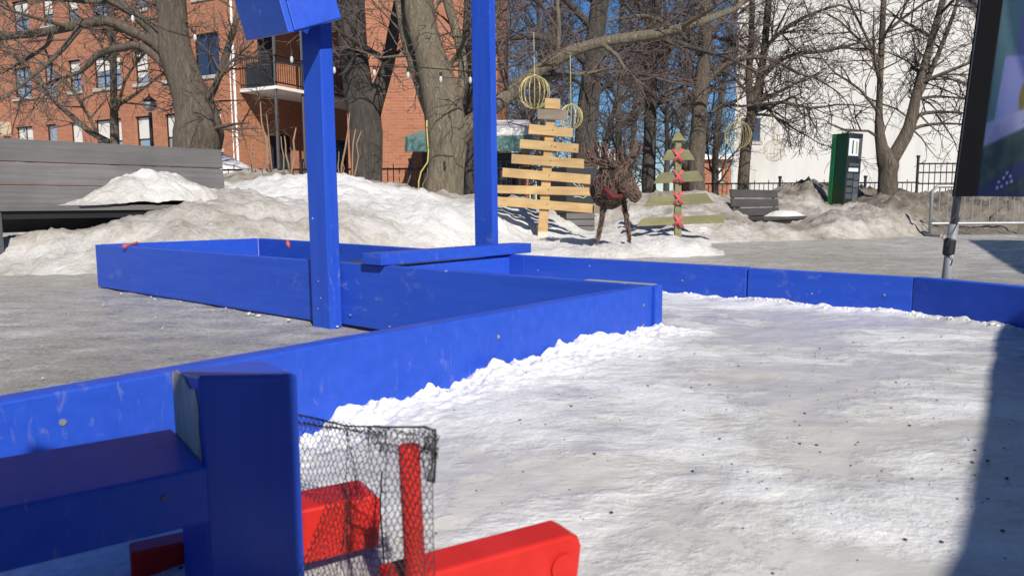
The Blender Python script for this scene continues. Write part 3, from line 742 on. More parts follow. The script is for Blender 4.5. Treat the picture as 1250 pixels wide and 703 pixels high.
# heap of old snow on the long bench
m = MB(); dirt = []; nu, nv = 90, 36
c0_ = sp+bd_*(bL*.30)+bnn*.02
for j in range(nv+1):
    for i in range(nu+1):
        u = i/nu; v = j/nv; q = sp+bd_*(bL*(.30+.74*u))+bnn*(.0+.50*v)
        prf = [(0,0),(.08,.03),(.16,.10),(.25,.15),(.34,.19),(.46,.235),(.56,.21),(.68,.17),(.82,.11),(1,.05)]
        for (u0, h0), (u1, h1) in zip(prf, prf[1:]):
            if u0 <= u <= u1: hgt = h0+(h1-h0)*(u-u0)/(u1-u0); break
        hgt *= 1.3*(1-.9*v**2.4)*(.6+.4*min(1, v*4+.35))
        hgt += .06*fbm(q.x*5, q.y*5, 3)*min(1, hgt*20)+.016*fbm(q.x*22, q.y*22, 8, 2)*min(1, hgt*20)
        m.v.append((q.x, q.y, sp.z-.004+hgt)); dirt.append(.42+.3*fbm(q.x*3, q.y*3, 5)-.2*min(1, hgt*3))
for j in range(nv):
    for i in range(nu): q = j*(nu+1)+i; m.f.append((q, q+1, q+nu+2, q+nu+1)); m.m.append(0)
tag(m.build('snow_heap', SNOW, smooth=True, col={'dirt': dirt}), 'heap of old snow lying on the seat of the long grey bench', 'snow heap')
# snow on the small bench
m = MB(); dirt = []
o = V3((F2.x, F2.y, .237))
for j in range(13):
    for i in range(13):
        u, v = i/12, j/12; q = o-fdv*(.75*(1-u))+fnv*(.10+.34*v); h = .085*max(0, math.sin(math.pi*u))**.5*max(0, math.sin(math.pi*v))**.5
        m.v.append((q.x, q.y, .236+h*(1+.4*noise.noise(q*6)))); dirt.append(-.05)
for j in range(12):
    for i in range(12): q = j*13+i; m.f.append((q, q+1, q+14, q+13)); m.m.append(0)
tag(m.build('snow_heap', SNOW, smooth=True, col={'dirt': dirt}), 'small white patch of snow on the dark bench seat', 'snow heap')

# ------------------------------------------------------------------ wooden tree of pale planks
YT = 8.0
def pxbox(m, corners, Y, th, mi=0):       # planar board: four picture corners at distance Y, thickness th towards the back
    m.prism([D(x, y, Y) for x, y in corners][::-1], V3((0, th, 0)), mi)
t1 = thing('plank_tree', 'tall wooden tree of pale yellow pallet planks nailed across a leaning post', 'wooden tree', D(662, 290, YT))
m = MB(); pxbox(m, [(667.5,132),(678.5,132),(667.5,296),(655.5,296)], YT, .05); m.build('trunk', PINE, t1, bevel=.004)
m = MB(); pxbox(m, [(657.5,283),(668,283),(668,295),(655,295)], YT-.002, .003); m.build('pale_foot', plain('washed_paint', (.55, .50, .42), .8), t1)
rows_ = [((665,120),(684,121),(684,133.5),(665,132.5)), ((656,133),(692,134.5),(692,147.5),(656,145.5)), ((646,151.5),(699.5,157),(699,168),(645,163.5)), ((635,170),(706.5,176),(706,187),(634,181)),
 ((624.5,188),(713.5,194.5),(713,206),(624,199.5)), ((613.5,205),(721,213.5),(720.5,225),(613,216)), ((606,226),(726,229),(726,239.5),(606,236)), ((605,240),(733,250),(732,261),(605,251))]
rng = random.Random(2)
for i, r_ in enumerate(rows_):
    m = MB(); pxbox(m, r_, YT-.024-rng.random()*.004, .022); o = m.build('plank', GREYPINE if i == 1 else PINE, t1, bevel=.003)
    if i == 1: o['label'] = 'grey weathered plank'
m = MB(); pxbox(m, ((725,249.5),(734.5,250),(734.5,261.5),(725,261)), YT-.06, .034); m.build('end_block', GREYPINE, t1, bevel=.003)
for r_ in rows_[2:]:
    cx = (r_[0][0]+r_[1][0])/2; cy = (r_[0][1]+r_[2][1])/2
    m = MB(); p = D(664+(290-cy)*.075, cy, YT-.028)
    m.tube([p+V3((.01, .002, .006)), p+V3((.01, -.003, .006))], .006, 6)
    m.build('nail', BLACK, t1)
# ------------------------------------------------------------------ low green wooden tree tied with red rope
t2 = thing('plank_tree', 'shorter tree of green treated boards lashed with red rope crosses', 'wooden tree', D(828, 297, YT))
m = MB(); pxbox(m, [(824.5,166),(832,166),(832,298),(823.5,298)], YT, .045); m.build('trunk', GREENWOOD, t2, bevel=.004)
for r_ in [((828,159),(837.5,172),(819.5,172)), ((815,183),(841,183),(848.5,195.5),(808,196)), ((806,211),(852,208.5),(859.5,221),(797,224.5)), ((794,240),(862,235.5),(872,248),(786,252)), ((786,266),(884,262),(884,272),(776.5,276.5))]:
    m = MB(); pxbox(m, r_, YT-.024, .022); m.build('board', GREENWOOD, t2, bevel=.003)
for cy in (190, 215.5, 242, 269.5):
    m = MB(); 
    for k in range(5):
        for sgn in (-1, 1):
            o = (k-2)*.9+rng.uniform(-.5, .5); w_, h_ = 5.0+rng.uniform(-.7, .7), 7.4+rng.uniform(-.9, .9)
            m.tube([D(828-w_*sgn+o, cy-h_, YT-.026), D(828-w_*sgn*.4+o*.8, cy-h_*.35, YT-.036), D(828+o*.5, cy, YT-.042), D(828+w_*sgn*.4+o*.8, cy+h_*.35, YT-.036), D(828+w_*sgn+o, cy+h_, YT-.026)], .0062, 6)
    m.build('rope_cross', ROPE, t2, smooth=True)
# little stake
m = MB(); pxbox(m, ((818,304),(824.5,304.5),(824,320),(818,320)), 6.12, .04); tag(m.build('stake', plain('brown_stake', (.26, .11, .06), .8), bevel=.004), 'short reddish brown stake in the snow before the roped tree', 'stake')

# ------------------------------------------------------------------ wicker reindeer
YR = 6.7; base = D(748, 303, YR)
deer = thing('reindeer', 'dark wicker reindeer figure with big antlers and a red collar', 'reindeer', base)
rng = random.Random(11)
def twigs_on(m, pts, rads, count, r=.0036, lift=1.04):
    # short bent sticks wound over a lofted body
    segl = [(pts[i+1]-pts[i]).length for i in range(len(pts)-1)]; tot = sum(segl)
    def at(s_):
        for i, L in enumerate(segl):
            if s_ <= L or i == len(segl)-1:
                t = min(1, s_/L); return pts[i].lerp(pts[i+1], t), rads[i]*(1-t)+rads[i+1]*t, (pts[i+1]-pts[i]).normalized()
            s_ -= L
    for _ in range(count):
        s0_ = rng.random()*tot; a0_ = rng.random()*6.283; da = rng.uniform(-1.8, 1.8); ds = rng.uniform(-.14, .14); q = []
        for k in range(4):
            c, rr, t = at(max(0, min(tot, s0_+ds*k/3))); e = t.orthogonal().normalized(); f = t.cross(e)
            an = a0_+da*k/3; q.append(c+(e*math.cos(an)+f*math.sin(an))*(rr*lift+rng.uniform(-.004, .012)))
        m.tube(q, [r, r, r*.9, r*.6], 4, mi=1)
def dp(px, py, dy=0): return D(px, py, YR+dy)
m = MB()
bp_ = [dp(744, 236, .42), dp(744, 234, .34), dp(744, 233, .16), dp(744, 231, .02), dp(749, 223, -.05), dp(755, 219, -.09), dp(763, 224, -.13), dp(770, 233, -.16), dp(777, 241, -.18), dp(780, 244, -.185)]
br_ = [.04, .12, .155, .165, .14, .10, .08, .062, .045, .024]
m.tube(bp_, br_, 14); twigs_on(m, bp_, br_, 800)
body = m.build('body', [WICKERD, WICKER], deer)
for (x0, y0, x1, y1, x2, y2, dy) in ((738,247,734,272,727,304,-.05), (762,246,766,272,769.5,302,-.06), (737,247,734,270,729,296,.34), (761,247,765,270,768,296,.34)):
    m = MB(); q = [dp(x0,y0,dy), dp(x1,y1,dy), dp(x2,y2,dy)]; rr = [.026, .016, .013]; m.tube(q, [x*.8 for x in rr], 8); twigs_on(m, q, rr, 60, .003, .9); m.build('leg', [WICKERD, WICKER], deer)
def antler(path, prongs):
    m = MB(); q = [dp(x, y, d_) for x, y, d_ in path]; rr = [.024-.014*i/(len(q)-1) for i in range(len(q))]; m.tube(q, [x*.8 for x in rr], 7); twigs_on(m, q, rr, 80, .0036)
    for pr_2 in prongs:
        q = [dp(x, y, d_) for x, y, d_ in pr_2]; rr = [.017, .014, .007][:len(q)]; m.tube(q, [x*.8 for x in rr], 6); twigs_on(m, q, [x*1.7 for x in rr], 34, .0026, 1.1)
    m.build('antler', [WICKERD, WICKER], deer)
antler([(755,209,-.08),(748,203,-.08),(738,198,-.1),(726,195,-.1),(716,190,-.1),(711,180,-.1)], [[(744,201,-.1),(740,188,-.12),(737,173,-.12)], [(733,197,-.1),(728,184,-.1),(724,171,-.1)], [(724,194,-.1),(718,188,-.1),(714,174,-.1)], [(740,199,-.1),(726,199,-.1),(713,199,-.1)],[(750,204,-.1),(748,192,-.1),(750,182,-.1)]])
antler([(759,209,-.06),(764,203,-.02),(769,194,.02),(774,183,.02),(777,172,.02)], [[(766,201,-.02),(763,188,.0),(762,172,.0)], [(770,194,0),(778,188,.0),(782,178,.0)],[(762,205,0),(757,192,0),(757,178,0)]])
m = MB(); q = [dp(738,222,.0), dp(739,232,-.16), dp(748,241,-.2), dp(758,240,-.17), dp(763,232,-.06)]
m.tube(q, [.012,.022,.026,.022,.012], 8, rough=.3); m.build('collar', plain('red_cloth', (.095, .008, .010), .8, var=.4, sc_=30), deer, smooth=True)

# ------------------------------------------------------------------ dark cabinet on a slatted base
YK = 9.0
cab = thing('cabinet', 'black scribbled cabinet on grey slatted base behind the pale wooden tree', 'cabinet', D(705, 292, YK))
kx0, kx1 = D(691, 250, YK).x, D(725, 250, YK).x; kz = D(705, 262, YK).z; kt = D(705, 204, YK).z
m = MB(); m.hexa([V3((kx0,YK,kz)), V3((kx1,YK,kz)), V3((kx1-.05,YK+.6,kz)), V3((kx0-.34,YK+.55,kz)), V3((kx0,YK,kt)), V3((kx1,YK,kt)), V3((kx1-.05,YK+.6,kt)), V3((kx0-.34,YK+.55,kt))]); m.build('body', plain('black_cabinet', (.018, .020, .022), .5), cab, bevel=.01)
m = MB(); m.hexa([V3((kx0-.01,YK+.0,0)), V3((kx1+.01,YK,0)), V3((kx1-.04,YK+.6,0)), V3((kx0-.35,YK+.55,0)), V3((kx0-.01,YK,kz-.003)), V3((kx1+.01,YK,kz-.003)), V3((kx1-.04,YK+.6,kz-.003)), V3((kx0-.35,YK+.55,kz-.003))]); cb2 = m.build('base', DKPANEL, cab)
for k in range(4):
    m = MB(); z0_ = .02+k*.078; m.box(kx0, kx1+.005, YK-.022, YK-.003, z0_, z0_+.068); m.build('slat', BENCHW, cb2, bevel=.003)
m = MB()
for q in ([(699,222),(702,226),(706,228),(704,231)], [(706,224),(709,229),(711,226),(713,230)], [(698,238),(702,234),(701,241),(706,240),(712,242),(718,238)], [(703,233),(703,240)]):
    m.tube([D(x, y, YK-.005) for x, y in q], .0035, 4)
m.build('scribble', WHITEP, cab)
m = MB(); pxbox(m, ((726,236),(731,236),(731,262),(726,262)), YK+.1, .05); tag(m.build('marker_post', WHITEP), 'short white post beside the black cabinet', 'post')

# ------------------------------------------------------------------ brick building with windows, pipe and balcony
def facade(m, o, wd, nrm, L, H, holes, depth=.22, z0=0.0):
    """wall sheet from o along wd with real openings; holes = (s0, s1, z0, z1); also the reveals"""
    ss = sorted({0, L, *[h[0] for h in holes], *[h[1] for h in holes]}); zs = sorted({z0, H, *[h[2] for h in holes], *[h[3] for h in holes]})
    P = lambda s_, z, d=0: o+wd*s_+V3((0, 0, z))-nrm*d
    for i in range(len(ss)-1):
        for j in range(len(zs)-1):
            cs, cz_ = (ss[i]+ss[i+1])/2, (zs[j]+zs[j+1])/2
            if any(h[0] < cs < h[1] and h[2] < cz_ < h[3] for h in holes): continue
            m.add([P(ss[i], zs[j]), P(ss[i+1], zs[j]), P(ss[i+1], zs[j+1]), P(ss[i], zs[j+1])], [(0, 1, 2, 3)])
    for h in holes:
        a, b_, c, d_ = h
        for (s0_, e0, s1_, e1_) in ((a, c, b_, c), (b_, c, b_, d_), (b_, d_, a, d_), (a, d_, a, c)):
            m.add([P(s0_, e0), P(s1_, e1_), P(s1_, e1_, depth), P(s0_, e0, depth)], [(0, 1, 2, 3)])
def window(par, o, wd, nrm, h, frame_m, glass_m, mull=0, rail=True, blind=0.0, sill=True, fw=.06, dep=.10):
    a, b_, c, d_ = h; P = lambda s_, z, d: o+wd*s_+V3((0, 0, z))-nrm*d
    def bar(m, s0_, s1_, z0_, z1_, d0=dep, d1=dep+.06):
        m.hexa([P(s0_,z0_,d0), P(s1_,z0_,d0), P(s1_,z0_,d1), P(s0_,z0_,d1), P(s0_,z1_,d0), P(s1_,z1_,d0), P(s1_,z1_,d1), P(s0_,z1_,d1)])
    m = MB(); bar(m, a, a+fw, c, d_); bar(m, b_-fw, b_, c, d_); bar(m, a+fw, b_-fw, c, c+fw); bar(m, a+fw, b_-fw, d_-fw, d_)
    for k in range(mull):
        q = a+(b_-a)*(k+1)/(mull+1); bar(m, q-.03, q+.03, c+fw, d_-fw, dep+.004, dep+.056)
    if rail: bar(m, a+fw, b_-fw, c+(d_-c)*.36, c+(d_-c)*.36+.05, dep+.008, dep+.052)
    f = m.build('window', frame_m, par)
    m = MB(); m.add([P(a+.02, c+.02, dep+.034), P(b_-.02, c+.02, dep+.034), P(b_-.02, d_-.02, dep+.034), P(a+.02, d_-.02, dep+.034)], [(0, 1, 2, 3)]); m.build('pane', glass_m, f)
    if blind:
        m = MB(); m.add([P(a+.05, d_-(d_-c)*blind, dep+.028), P(b_-.05, d_-(d_-c)*blind, dep+.028), P(b_-.05, d_-.05, dep+.028), P(a+.05, d_-.05, dep+.028)], [(0, 1, 2, 3)]); m.build('blind', BLIND, f)
    if sill:
        m = MB(); m.hexa([P(a-.08, c-.13, -.06), P(b_+.08, c-.13, -.06), P(b_+.08, c-.13, .09), P(a-.08, c-.13, .09), P(a-.08, c-.004, -.06), P(b_+.08, c-.004, -.06), P(b_+.08, c-.004, .09), P(a-.08, c-.004, .09)]); m.build('sill', CONCRETE, f)
    return f
WN = V3((-.454, -.891, 0)); WDIR = V3((-.891, .454, 0))     # facade recedes to the left
Q0 = D(293, 150, 27.5); Q0.z = 0
Q1 = Q0.copy()
bld = thing('brick_building', 'red brick apartment building with dark windows, left of the balcony', 'building', Q1, math.atan2(-WDIR.y, -WDIR.x)+math.pi)
wd = WDIR
def sof(px, py): p = onplane(px, py, Q1, WN); return (p-Q1).dot(wd), p.z
holes = []
zr = []
for (py0, py1) in ((-32, 11), (61, 102), (142, 187)):
    zr.append((sof(172, py1)[1], sof(172, py0)[1]))
WINS = [(0,13,33,1,1),(0,49.5,63,0,1),(0,80,94,0,1),(0,110,134,1,1),(0,161,178,0,1),(0,236,268,1,0),
        (1,15,37,1,1),(1,52,66,0,1),(1,82.5,98,0,1),(1,113.5,147,2,1),(1,163.5,180.5,0,1),(1,199,213,0,1),(1,237.5,268.5,1,0),
        (2,19,40,1,1),(2,56,69,0,1),(2,85.5,100,0,1),(2,116,148.5,1,1),(2,165.5,182.5,0,1),(2,201.5,219.5,0,1),(2,255,270.5,0,1)]
whs = []
for fl, x0, x1, ml, rl in WINS:
    yy = (0, 85, 160)[fl]; s0_, s1_ = sof(x1, yy)[0], sof(x0, yy)[0]
    z0_, z1_ = zr[fl]; 
    if x0 > 230 and fl < 2: z1_ += .25
    whs.append((s0_, s1_, z0_, z1_)); holes.append(whs[-1])
SD = V3((.454, .891, 0)); SN = V3((.891, -.454, 0))
shs = [(1.0, 2.0, 4.75, 6.9), (3.2, 5.2, 4.9, 6.6), (6.5, 8, 4.9, 6.6), (1.4, 2.6, 1.6, 3.2), (4.2, 6.0, 1.6, 3.2), (1.0, 2.0, 8.05, 10.2), (3.2, 5.2, 8.2, 9.9)]
m = MB(); facade(m, Q1, wd, WN, 30, 13.5, holes); facade(m, Q0, SD, SN, 14, 13.5, shs); m.build('wall', BRICK, bld)
rng = random.Random(8)
for (fl, x0, x1, ml, rl), h in zip(WINS, whs):
    dark = x0 > 230 and fl < 2
    window(bld, Q1, wd, WN, h, BLACK, GLASSD if dark else GLASS, ml, rl == 1, 0 if dark else rng.choice([0, .45, .62, .62, .8]))
for k, h in enumerate(shs): window(bld, Q0, SD, SN, h, BLACK, GLASSD, 0 if k in (0, 5) else 1, False, 0, k not in (0, 5))
P = lambda s_, z, d=0.0: Q1+wd*s_+V3((0, 0, z))+WN*d
m = MB(); sp_ = .10
m.tube([P(sp_, 0, .08), P(sp_, 13, .08)], .045, 8); m.build('downpipe', WHITEP, bld)
m = MB(); m.tube([P(sp_+.22, 0, .06), P(sp_+.22, 5.5, .06), P(sp_+.1, 6.0, .06)], .02, 6); m.build('conduit', WHITEP, bld)
m = MB(); p = sof(11, 158); m.obox(P(p[0], p[1], .15), wd*.14, WN*.15, V3((0,0,.3))); m.build('wall_lamp', plain('beige_box', (.5, .42, .3), .6), bld)
# balcony
P = lambda s_, z, d=0.0: Q0+SD*s_+V3((0, 0, z))+SN*d
bs0, bs1, bd0 = .05, 9.0, 1.8; bz = D(335, 104, 26.65).z
def balcony(bz):
    m = MB(); m.hexa([P(bs0,bz-.11,bd0),P(bs1,bz-.11,bd0),P(bs1,bz-.11,.004),P(bs0,bz-.11,.004),P(bs0,bz,bd0),P(bs1,bz,bd0),P(bs1,bz,.004),P(bs0,bz,.004)]); bal = m.build('balcony', WHITEP, bld)
    m = MB()
    for (sa, da, sb, db) in ((bs0+.03,bd0-.03,bs1,bd0-.03), (bs0+.03,.05,bs0+.03,bd0-.03)):
        for z in (bz+.12, bz+1.05): m.tube([P(sa, z, da), P(sb, z, db)], .03, 4)
        nb_ = int(max(abs(sb-sa), abs(db-da))/.11)
        for k in range(nb_+1):
            t = k/nb_; m.tube([P(sa+(sb-sa)*t, bz+.12, da+(db-da)*t), P(sa+(sb-sa)*t, bz+1.05, da+(db-da)*t)], .013, 4, cap=False)
    m.build('railing', BLACK, bal); return bal
bal = balcony(bz); bal2 = balcony(bz+3.3)
for s_ in (.12, 1.5, 5.0): m = MB(); m.tube([P(s_, 0, bd0-.12), P(s_, bz-.11, bd0-.12)], .06, 6); m.tube([P(s_, bz, bd0-.12), P(s_, bz+3.1, bd0-.12)], .06, 6); m.build('column', GREYSTEEL, bal)
m = MB(); m.hexa([P(.1,bz+.02,.3),P(1.0,bz+.02,.3),P(1.0,bz+.02,.9),P(.1,bz+.02,.9),P(.1,bz+.9,.3),P(1.0,bz+.9,.3),P(1.0,bz+.9,.9),P(.1,bz+.9,.9)][::1]); m.build('balcony_box', DKWALL, bal)

# brick wing that comes forward on the right of the balcony
X0, X1, YW = D(424, 150, 21.5).x, D(607.5, 150, 21.5).x, 21.5
wing = thing('brick_wing', 'plain red brick end wall standing behind the forked tree trunks', 'building', (X0, YW, 0))
m = MB(); m.hexa([V3((X0,YW,0)),V3((X1,YW,0)),V3((X1+.3,YW+9,0)),V3((X0-.5,YW+10,0)),V3((X0,YW,19)),V3((X1,YW,19)),V3((X1+.3,YW+9,19)),V3((X0-.5,YW+10,19))]); m.build('wall', BRICK, wing)
m = MB(); m.box(X0-.1, X1+.1, YW-.1, YW+.5, 19.003, 19.3); m.build('coping', CONCRETE, wing)
# low pavilion with teal eaves and snow on its roof
YP = 18.6; px0, px1 = D(496, 170, YP).x, D(652, 170, YP).x; ez = D(560, 186, YP).z
pav = thing('pavilion', 'low dark glazed pavilion with teal eaves and a snowy roof', 'building', (px0, YP, 0))
m = MB(); m.box(px0+.35, px1-.3, YP+.3, YP+2.5, 0, ez); m.build('wall', DKWALL, pav)
ez2 = D(625, 168, YP).z
m = MB(); m.hexa([V3((px0,YP-.3,ez)),V3((px1,YP-.3,ez)),V3((px1,YP+2.7,ez+.2)),V3((px0,YP+2.7,ez+.2)),V3((px0,YP-.3,ez2)),V3((px1,YP-.3,ez2)),V3((px1,YP+2.7,ez2+.45)),V3((px0,YP+2.7,ez2+.45))]); rf = m.build('roof', TEAL, pav)
m = MB(); m.hexa([V3((D(600,1,YP).x,YP-.25,ez2+.006)),V3((px1-.02,YP-.25,ez2+.006)),V3((px1-.02,YP+2.6,ez2+.43)),V3((D(600,1,YP).x,YP+2.6,ez2+.43)),V3((D(600,1,YP).x,YP-.22,ez2+.2)),V3((px1-.05,YP-.22,ez2+.22)),V3((px1-.05,YP+2.5,ez2+.7)),V3((D(600,1,YP).x,YP+2.5,ez2+.7))]); m.build('snow_cover', SNOW, rf, bevel=.05, col={'dirt': [-.05]*8})
o_ = V3((px0+.35, YP+.3, 0))
for k in range(4):
    s_ = .12+k*.66; window(pav, o_, V3((1,0,0)), V3((0,-1,0)), (s_, s_+.56, .35, ez-.2), GREYSTEEL, GLASSD, 1, True, 0, False, .03, -.062)
m = MB(); q = D(641, 200, YP+.2).x; m.box(q-.09, q+.09, YP+.05, YP+.22, 0, ez-.003); m.build('pillar', BRICK, pav)

# ------------------------------------------------------------------ white gable building, small brick house, far houses
YWH = 36.0
wl = D(897, 150, YWH).x; wr_ = D(1215, 150, YWH).x
wh = thing('white_building', 'tall white windowless gable wall behind the bare trees on the right', 'building', (wl, YWH, 0))
m = MB(); e0 = D(1179, 0, YWH); e1_ = D(1194, 12, YWH); sl = (e1_.z-e0.z)/(e1_.x-e0.x)
xp = (wl+wr_)/2-2.2; zpk = e0.z+sl*(xp-e0.x); zr_ = e0.z+sl*(wr_-e0.x); zl_ = zpk-abs(sl)*(xp-wl)
m.prism([V3((wl,YWH,0)),V3((wr_,YWH,0)),V3((wr_,YWH,zr_)),V3((xp,YWH,zpk)),V3((wl,YWH,max(zl_,6)))][::-1], V3((5, 14, 0))); m.build('wall', STUCCO, wh)
m = MB(); th = V3((0,0,.25))
m.prism([V3((xp,YWH-.3,zpk+.02)),V3((wr_+.6,YWH-.3,zr_+sl*.6+.02)),V3((wr_+.6,YWH-.3,zr_+sl*.6+.27)),V3((xp,YWH-.3,zpk+.27))], V3((5.1,14.4,0))); m.build('roof', GREYSTEEL, wh)
q = D(928, 152, YWH); window(wh, V3((q.x-.9, YWH, 0)), V3((1,0,0)), V3((0,-1,0)), (0, .9, q.z-.8, q.z+.3), GREYSTEEL, GLASSD, 0, False, 0, True, .05, -.062)
YH = 33.0; hx0, hx1 = D(858, 200, YH).x, D(893, 200, YH).x; hz_ = D(875, 195, YH).z
hs = thing('brick_house', 'little red brick house with white window seen between the trunks', 'house', (hx0, YH, 0))
wq = (D(871.5,205,YH).x-hx0, D(882.5,205,YH).x-hx0, D(877,222,YH).z, D(877,203,YH).z)
m = MB(); facade(m, V3((hx0,YH,0)), V3((1,0,0)), V3((0,-1,0)), hx1-hx0, hz_, [wq], .2); m.box(hx0+.01, hx1-.01, YH+.3, YH+6, 0, hz_-.01); m.build('wall', BRICK, hs)
m = MB(); m.box(hx0-.15, hx1+.15, YH-.2, YH+6, hz_+.003, hz_+.22); m.build('roof', WHITEP, hs)
window(hs, V3((hx0,YH,0)), V3((1,0,0)), V3((0,-1,0)), wq, WHITEP, GLASSD, 1, True, 0, True, .14)
YH = 50; hx0, hx1 = D(690, 200, YH).x, D(735, 200, YH).x
hs = thing('grey_house', 'pale grey house far behind the reindeer, between two trunks', 'house', (hx0, YH, 0))
m = MB(); zt_ = D(715, 198, YH).z; m.box(hx0, hx1+1.2, YH, YH+7, 0, zt_); m.build('wall', CONCRETE, hs)
m = MB(); m.prism([V3((hx0-.3,YH-.3,zt_+.004)),V3((hx1+1.5,YH-.3,zt_+.004)),V3(((hx0+hx1)/2+.6,YH-.3,zt_+1.6))], V3((0,7.6,0))); m.build('roof', SNOW, hs, col={'dirt': [-.05]*6})
o_ = V3((hx0,YH,0))
for k in range(2): window(hs, o_, V3((1,0,0)), V3((0,-1,0)), (.5+k*1.3, 1.2+k*1.3, zt_-1.6, zt_-.4), WHITEP, GLASSD, 0, True, 0, True, .08, -.062)

# ------------------------------------------------------------------ iron fences, gate, crowd barrier
def iron_fence(name, label, cat, p, q, zb, zt, step=.13, post_every=2.4, rails=(.08, .92), r=.011, spear=True):
    p = V3(p); q = V3(q); p.z = q.z = 0; t = thing(name, label, cat, (p.x, p.y, zb)); L = (q-p).length; d = (q-p)/L
    m = MB(); n = int(L/step)
    for k in range(n+1):
        x = p+d*(k*step); e = .09 if spear and k % 3 == 1 else 0
        m.tube([x+V3((0,0,zb)), x+V3((0,0,zt-.06+e))], r, 4)
    m.build('bars', BLACK, t)
    for f in rails:
        m = MB(); z = zb+(zt-zb)*f; m.tube([p+V3((0,0,z)), q+V3((0,0,z))], .02, 4); m.build('rail', BLACK, t)
    k = 0
    while k*post_every <= L:
        x = p+d*(k*post_every); m = MB(); m.tube([x+V3((0,0,zb-.3)), x+V3((0,0,zt+.08))], .04, 6); m.tube([x+V3((0,0,zt+.08)), x+V3((0,0,zt+.14))], .055, 6); m.build('post', BLACK, t); k += 1
    return t
iron_fence('iron_fence', 'black iron fence in front of the brick walls and pavilion', 'fence', D(235, 200, 16.5), D(660, 200, 16.5), .2, D(290, 197, 16.5).z-.1)
iron_fence('iron_fence', 'black spear topped iron fence in front of the white wall', 'fence', D(848, 220, 21), D(1122, 220, 21), .3, D(1000, 221, 21).z)
iron_fence('iron_gate', 'taller black iron gate panel to the right of the forked tree', 'gate', D(1119.5, 220, 20.6), D(1230, 220, 20.6), .3, D(1150, 196, 20.6).z, .16, 4.2, (.12, .5, .74, .93), .013, False)
YC = 9.4; bx0, bx1 = D(1137, 250, YC), D(1290, 250, YC)
bar_ = thing('crowd_barrier', 'galvanised steel crowd barrier in front of the dirty snow pile', 'barrier', (bx0.x, YC, 0))
bzt, bzb = D(1140, 227.5, YC).z, D(1140, 273, YC).z
m = MB(); q = [V3((bx0.x, YC, 0.02)), V3((bx0.x, YC, bzt-.06)), V3((bx0.x+.06, YC, bzt)), V3((bx1.x-.06, YC, bzt)), V3((bx1.x, YC, bzt-.06)), V3((bx1.x, YC, .02))]; m.tube(q, .021, 8); m.build('frame', STEEL, bar_, smooth=True)
m = MB(); m.tube([V3((bx0.x, YC, bzb)), V3((bx1.x, YC, bzb))], .018, 8); m.build('lower_rail', STEEL, bar_)
x = bx0.x+.1
while x < bx1.x-.05: m = MB(); m.tube([V3((x, YC, bzb)), V3((x, YC, bzt))], .006, 5); m.build('bar', STEEL, bar_); x += .105
m = MB(); m.obox(V3((bx0.x, YC, .02)), V3((.03,0,0)), V3((0,.28,0)), V3((0,0,.015))); m.build('foot', STEEL, bar_)

# ------------------------------------------------------------------ green information kiosk
YI = 14.0
kA, kB, kC = D(1008, 258, YI+.1), D(1027.5, 258, YI-.22), D(1045, 258, YI+.05)
ki = thing('info_kiosk', 'tall leaning green and black information kiosk standing in the snow bank', 'kiosk', (kB.x, kB.y, kB.z))
kh = D(1033, 163.5, YI).z; ln = V3((.06, 0, 0)); zb_ = .05
kA.z = kB.z = kC.z = zb_; kD = kA+kC-kB; hv = V3((0,0,kh-zb_))+ln
GREENP = plain('green_panel', (.012, .20, .055), .35, var=.35, sc_=4, bump=0); KDARK = plain('kiosk_dark', (.018, .024, .03), .3, bump=0); KGREEN = plain('dark_green_panel', (.006, .045, .018), .3, bump=0)
f1, f2 = (kC-kB), (kA-kB)
m = MB(); m.hexa([kB+f2*.30, kC, kD, kA-f2*.0+f1*.0, kB+f2*.30+hv, kC+hv, kD+hv, kA+hv]) if False else m.hexa([kB, kC, kC+f2*.85, kB+f2*.70, kB+hv, kC+hv, kC+f2*.85+hv, kB+f2*.70+hv]); m.build('body', [KGREEN], ki, bevel=.01)
m = MB(); m.hexa([kB+f2*.72, kB+f2*.72+f1*.85, kB+f2*.99+f1*.85, kB+f2*.99]+[x+hv for x in (kB+f2*.72, kB+f2*.72+f1*.85, kB+f2*.99+f1*.85, kB+f2*.99)]); m.build('side_panel', GREENP, ki, bevel=.006)
nf = V3((f1.y, -f1.x, 0)).normalized(); 
def kq(u0, u1, v0, v1, mat, name, off=.004):
    m = MB(); r = [kB+f1*u0+hv*v0, kB+f1*u1+hv*v0, kB+f1*u1+hv*v1, kB+f1*u0+hv*v1]; r = [x+nf*.002 for x in r]; m.prism(r, nf*off); return m.build(name, mat, ki)
kq(.0, 1.0, .0, 1.0, KDARK, 'front_panel', .006)
KW, KG, KGG = plain('print_white', (.62, .68, .68), .4, bump=0), plain('print_grey', (.07, .078, .09), .4, bump=0), plain('print_green', (.02, .45, .14), .4, bump=0)
def kq2(*a): kq(*a, .009)
kq2(.08, .75, .75, .94, KW, 'screen'); kq(.80, .97, .72, .95, KG, 'side_print', .009)
kq(.30, .38, .77, .92, KDARK, 'bottle_print', .012); kq(.56, .66, .77, .91, plain('print_tan', (.42, .30, .18), .4, bump=0), 'bottle_print', .012)
kq(.2, .9, .635, .67, KG, 'title_bar', .009); kq(.18, .85, .575, .615, KW, 'title_bar', .009)
for k, v in enumerate((.50, .42, .34, .27)): kq(.10, .52, v, v+.055, KG, 'notice', .009); kq(.58, .92, v-.02, v+.05, plain('print_slate', (.10, .11, .135), .4, bump=0) if k % 2 else KG, 'notice', .009)
kq(.62, .95, .10, .25, KGG, 'green_label', .009); kq(.06, .3, .02, .10, KGG, 'green_label', .009)

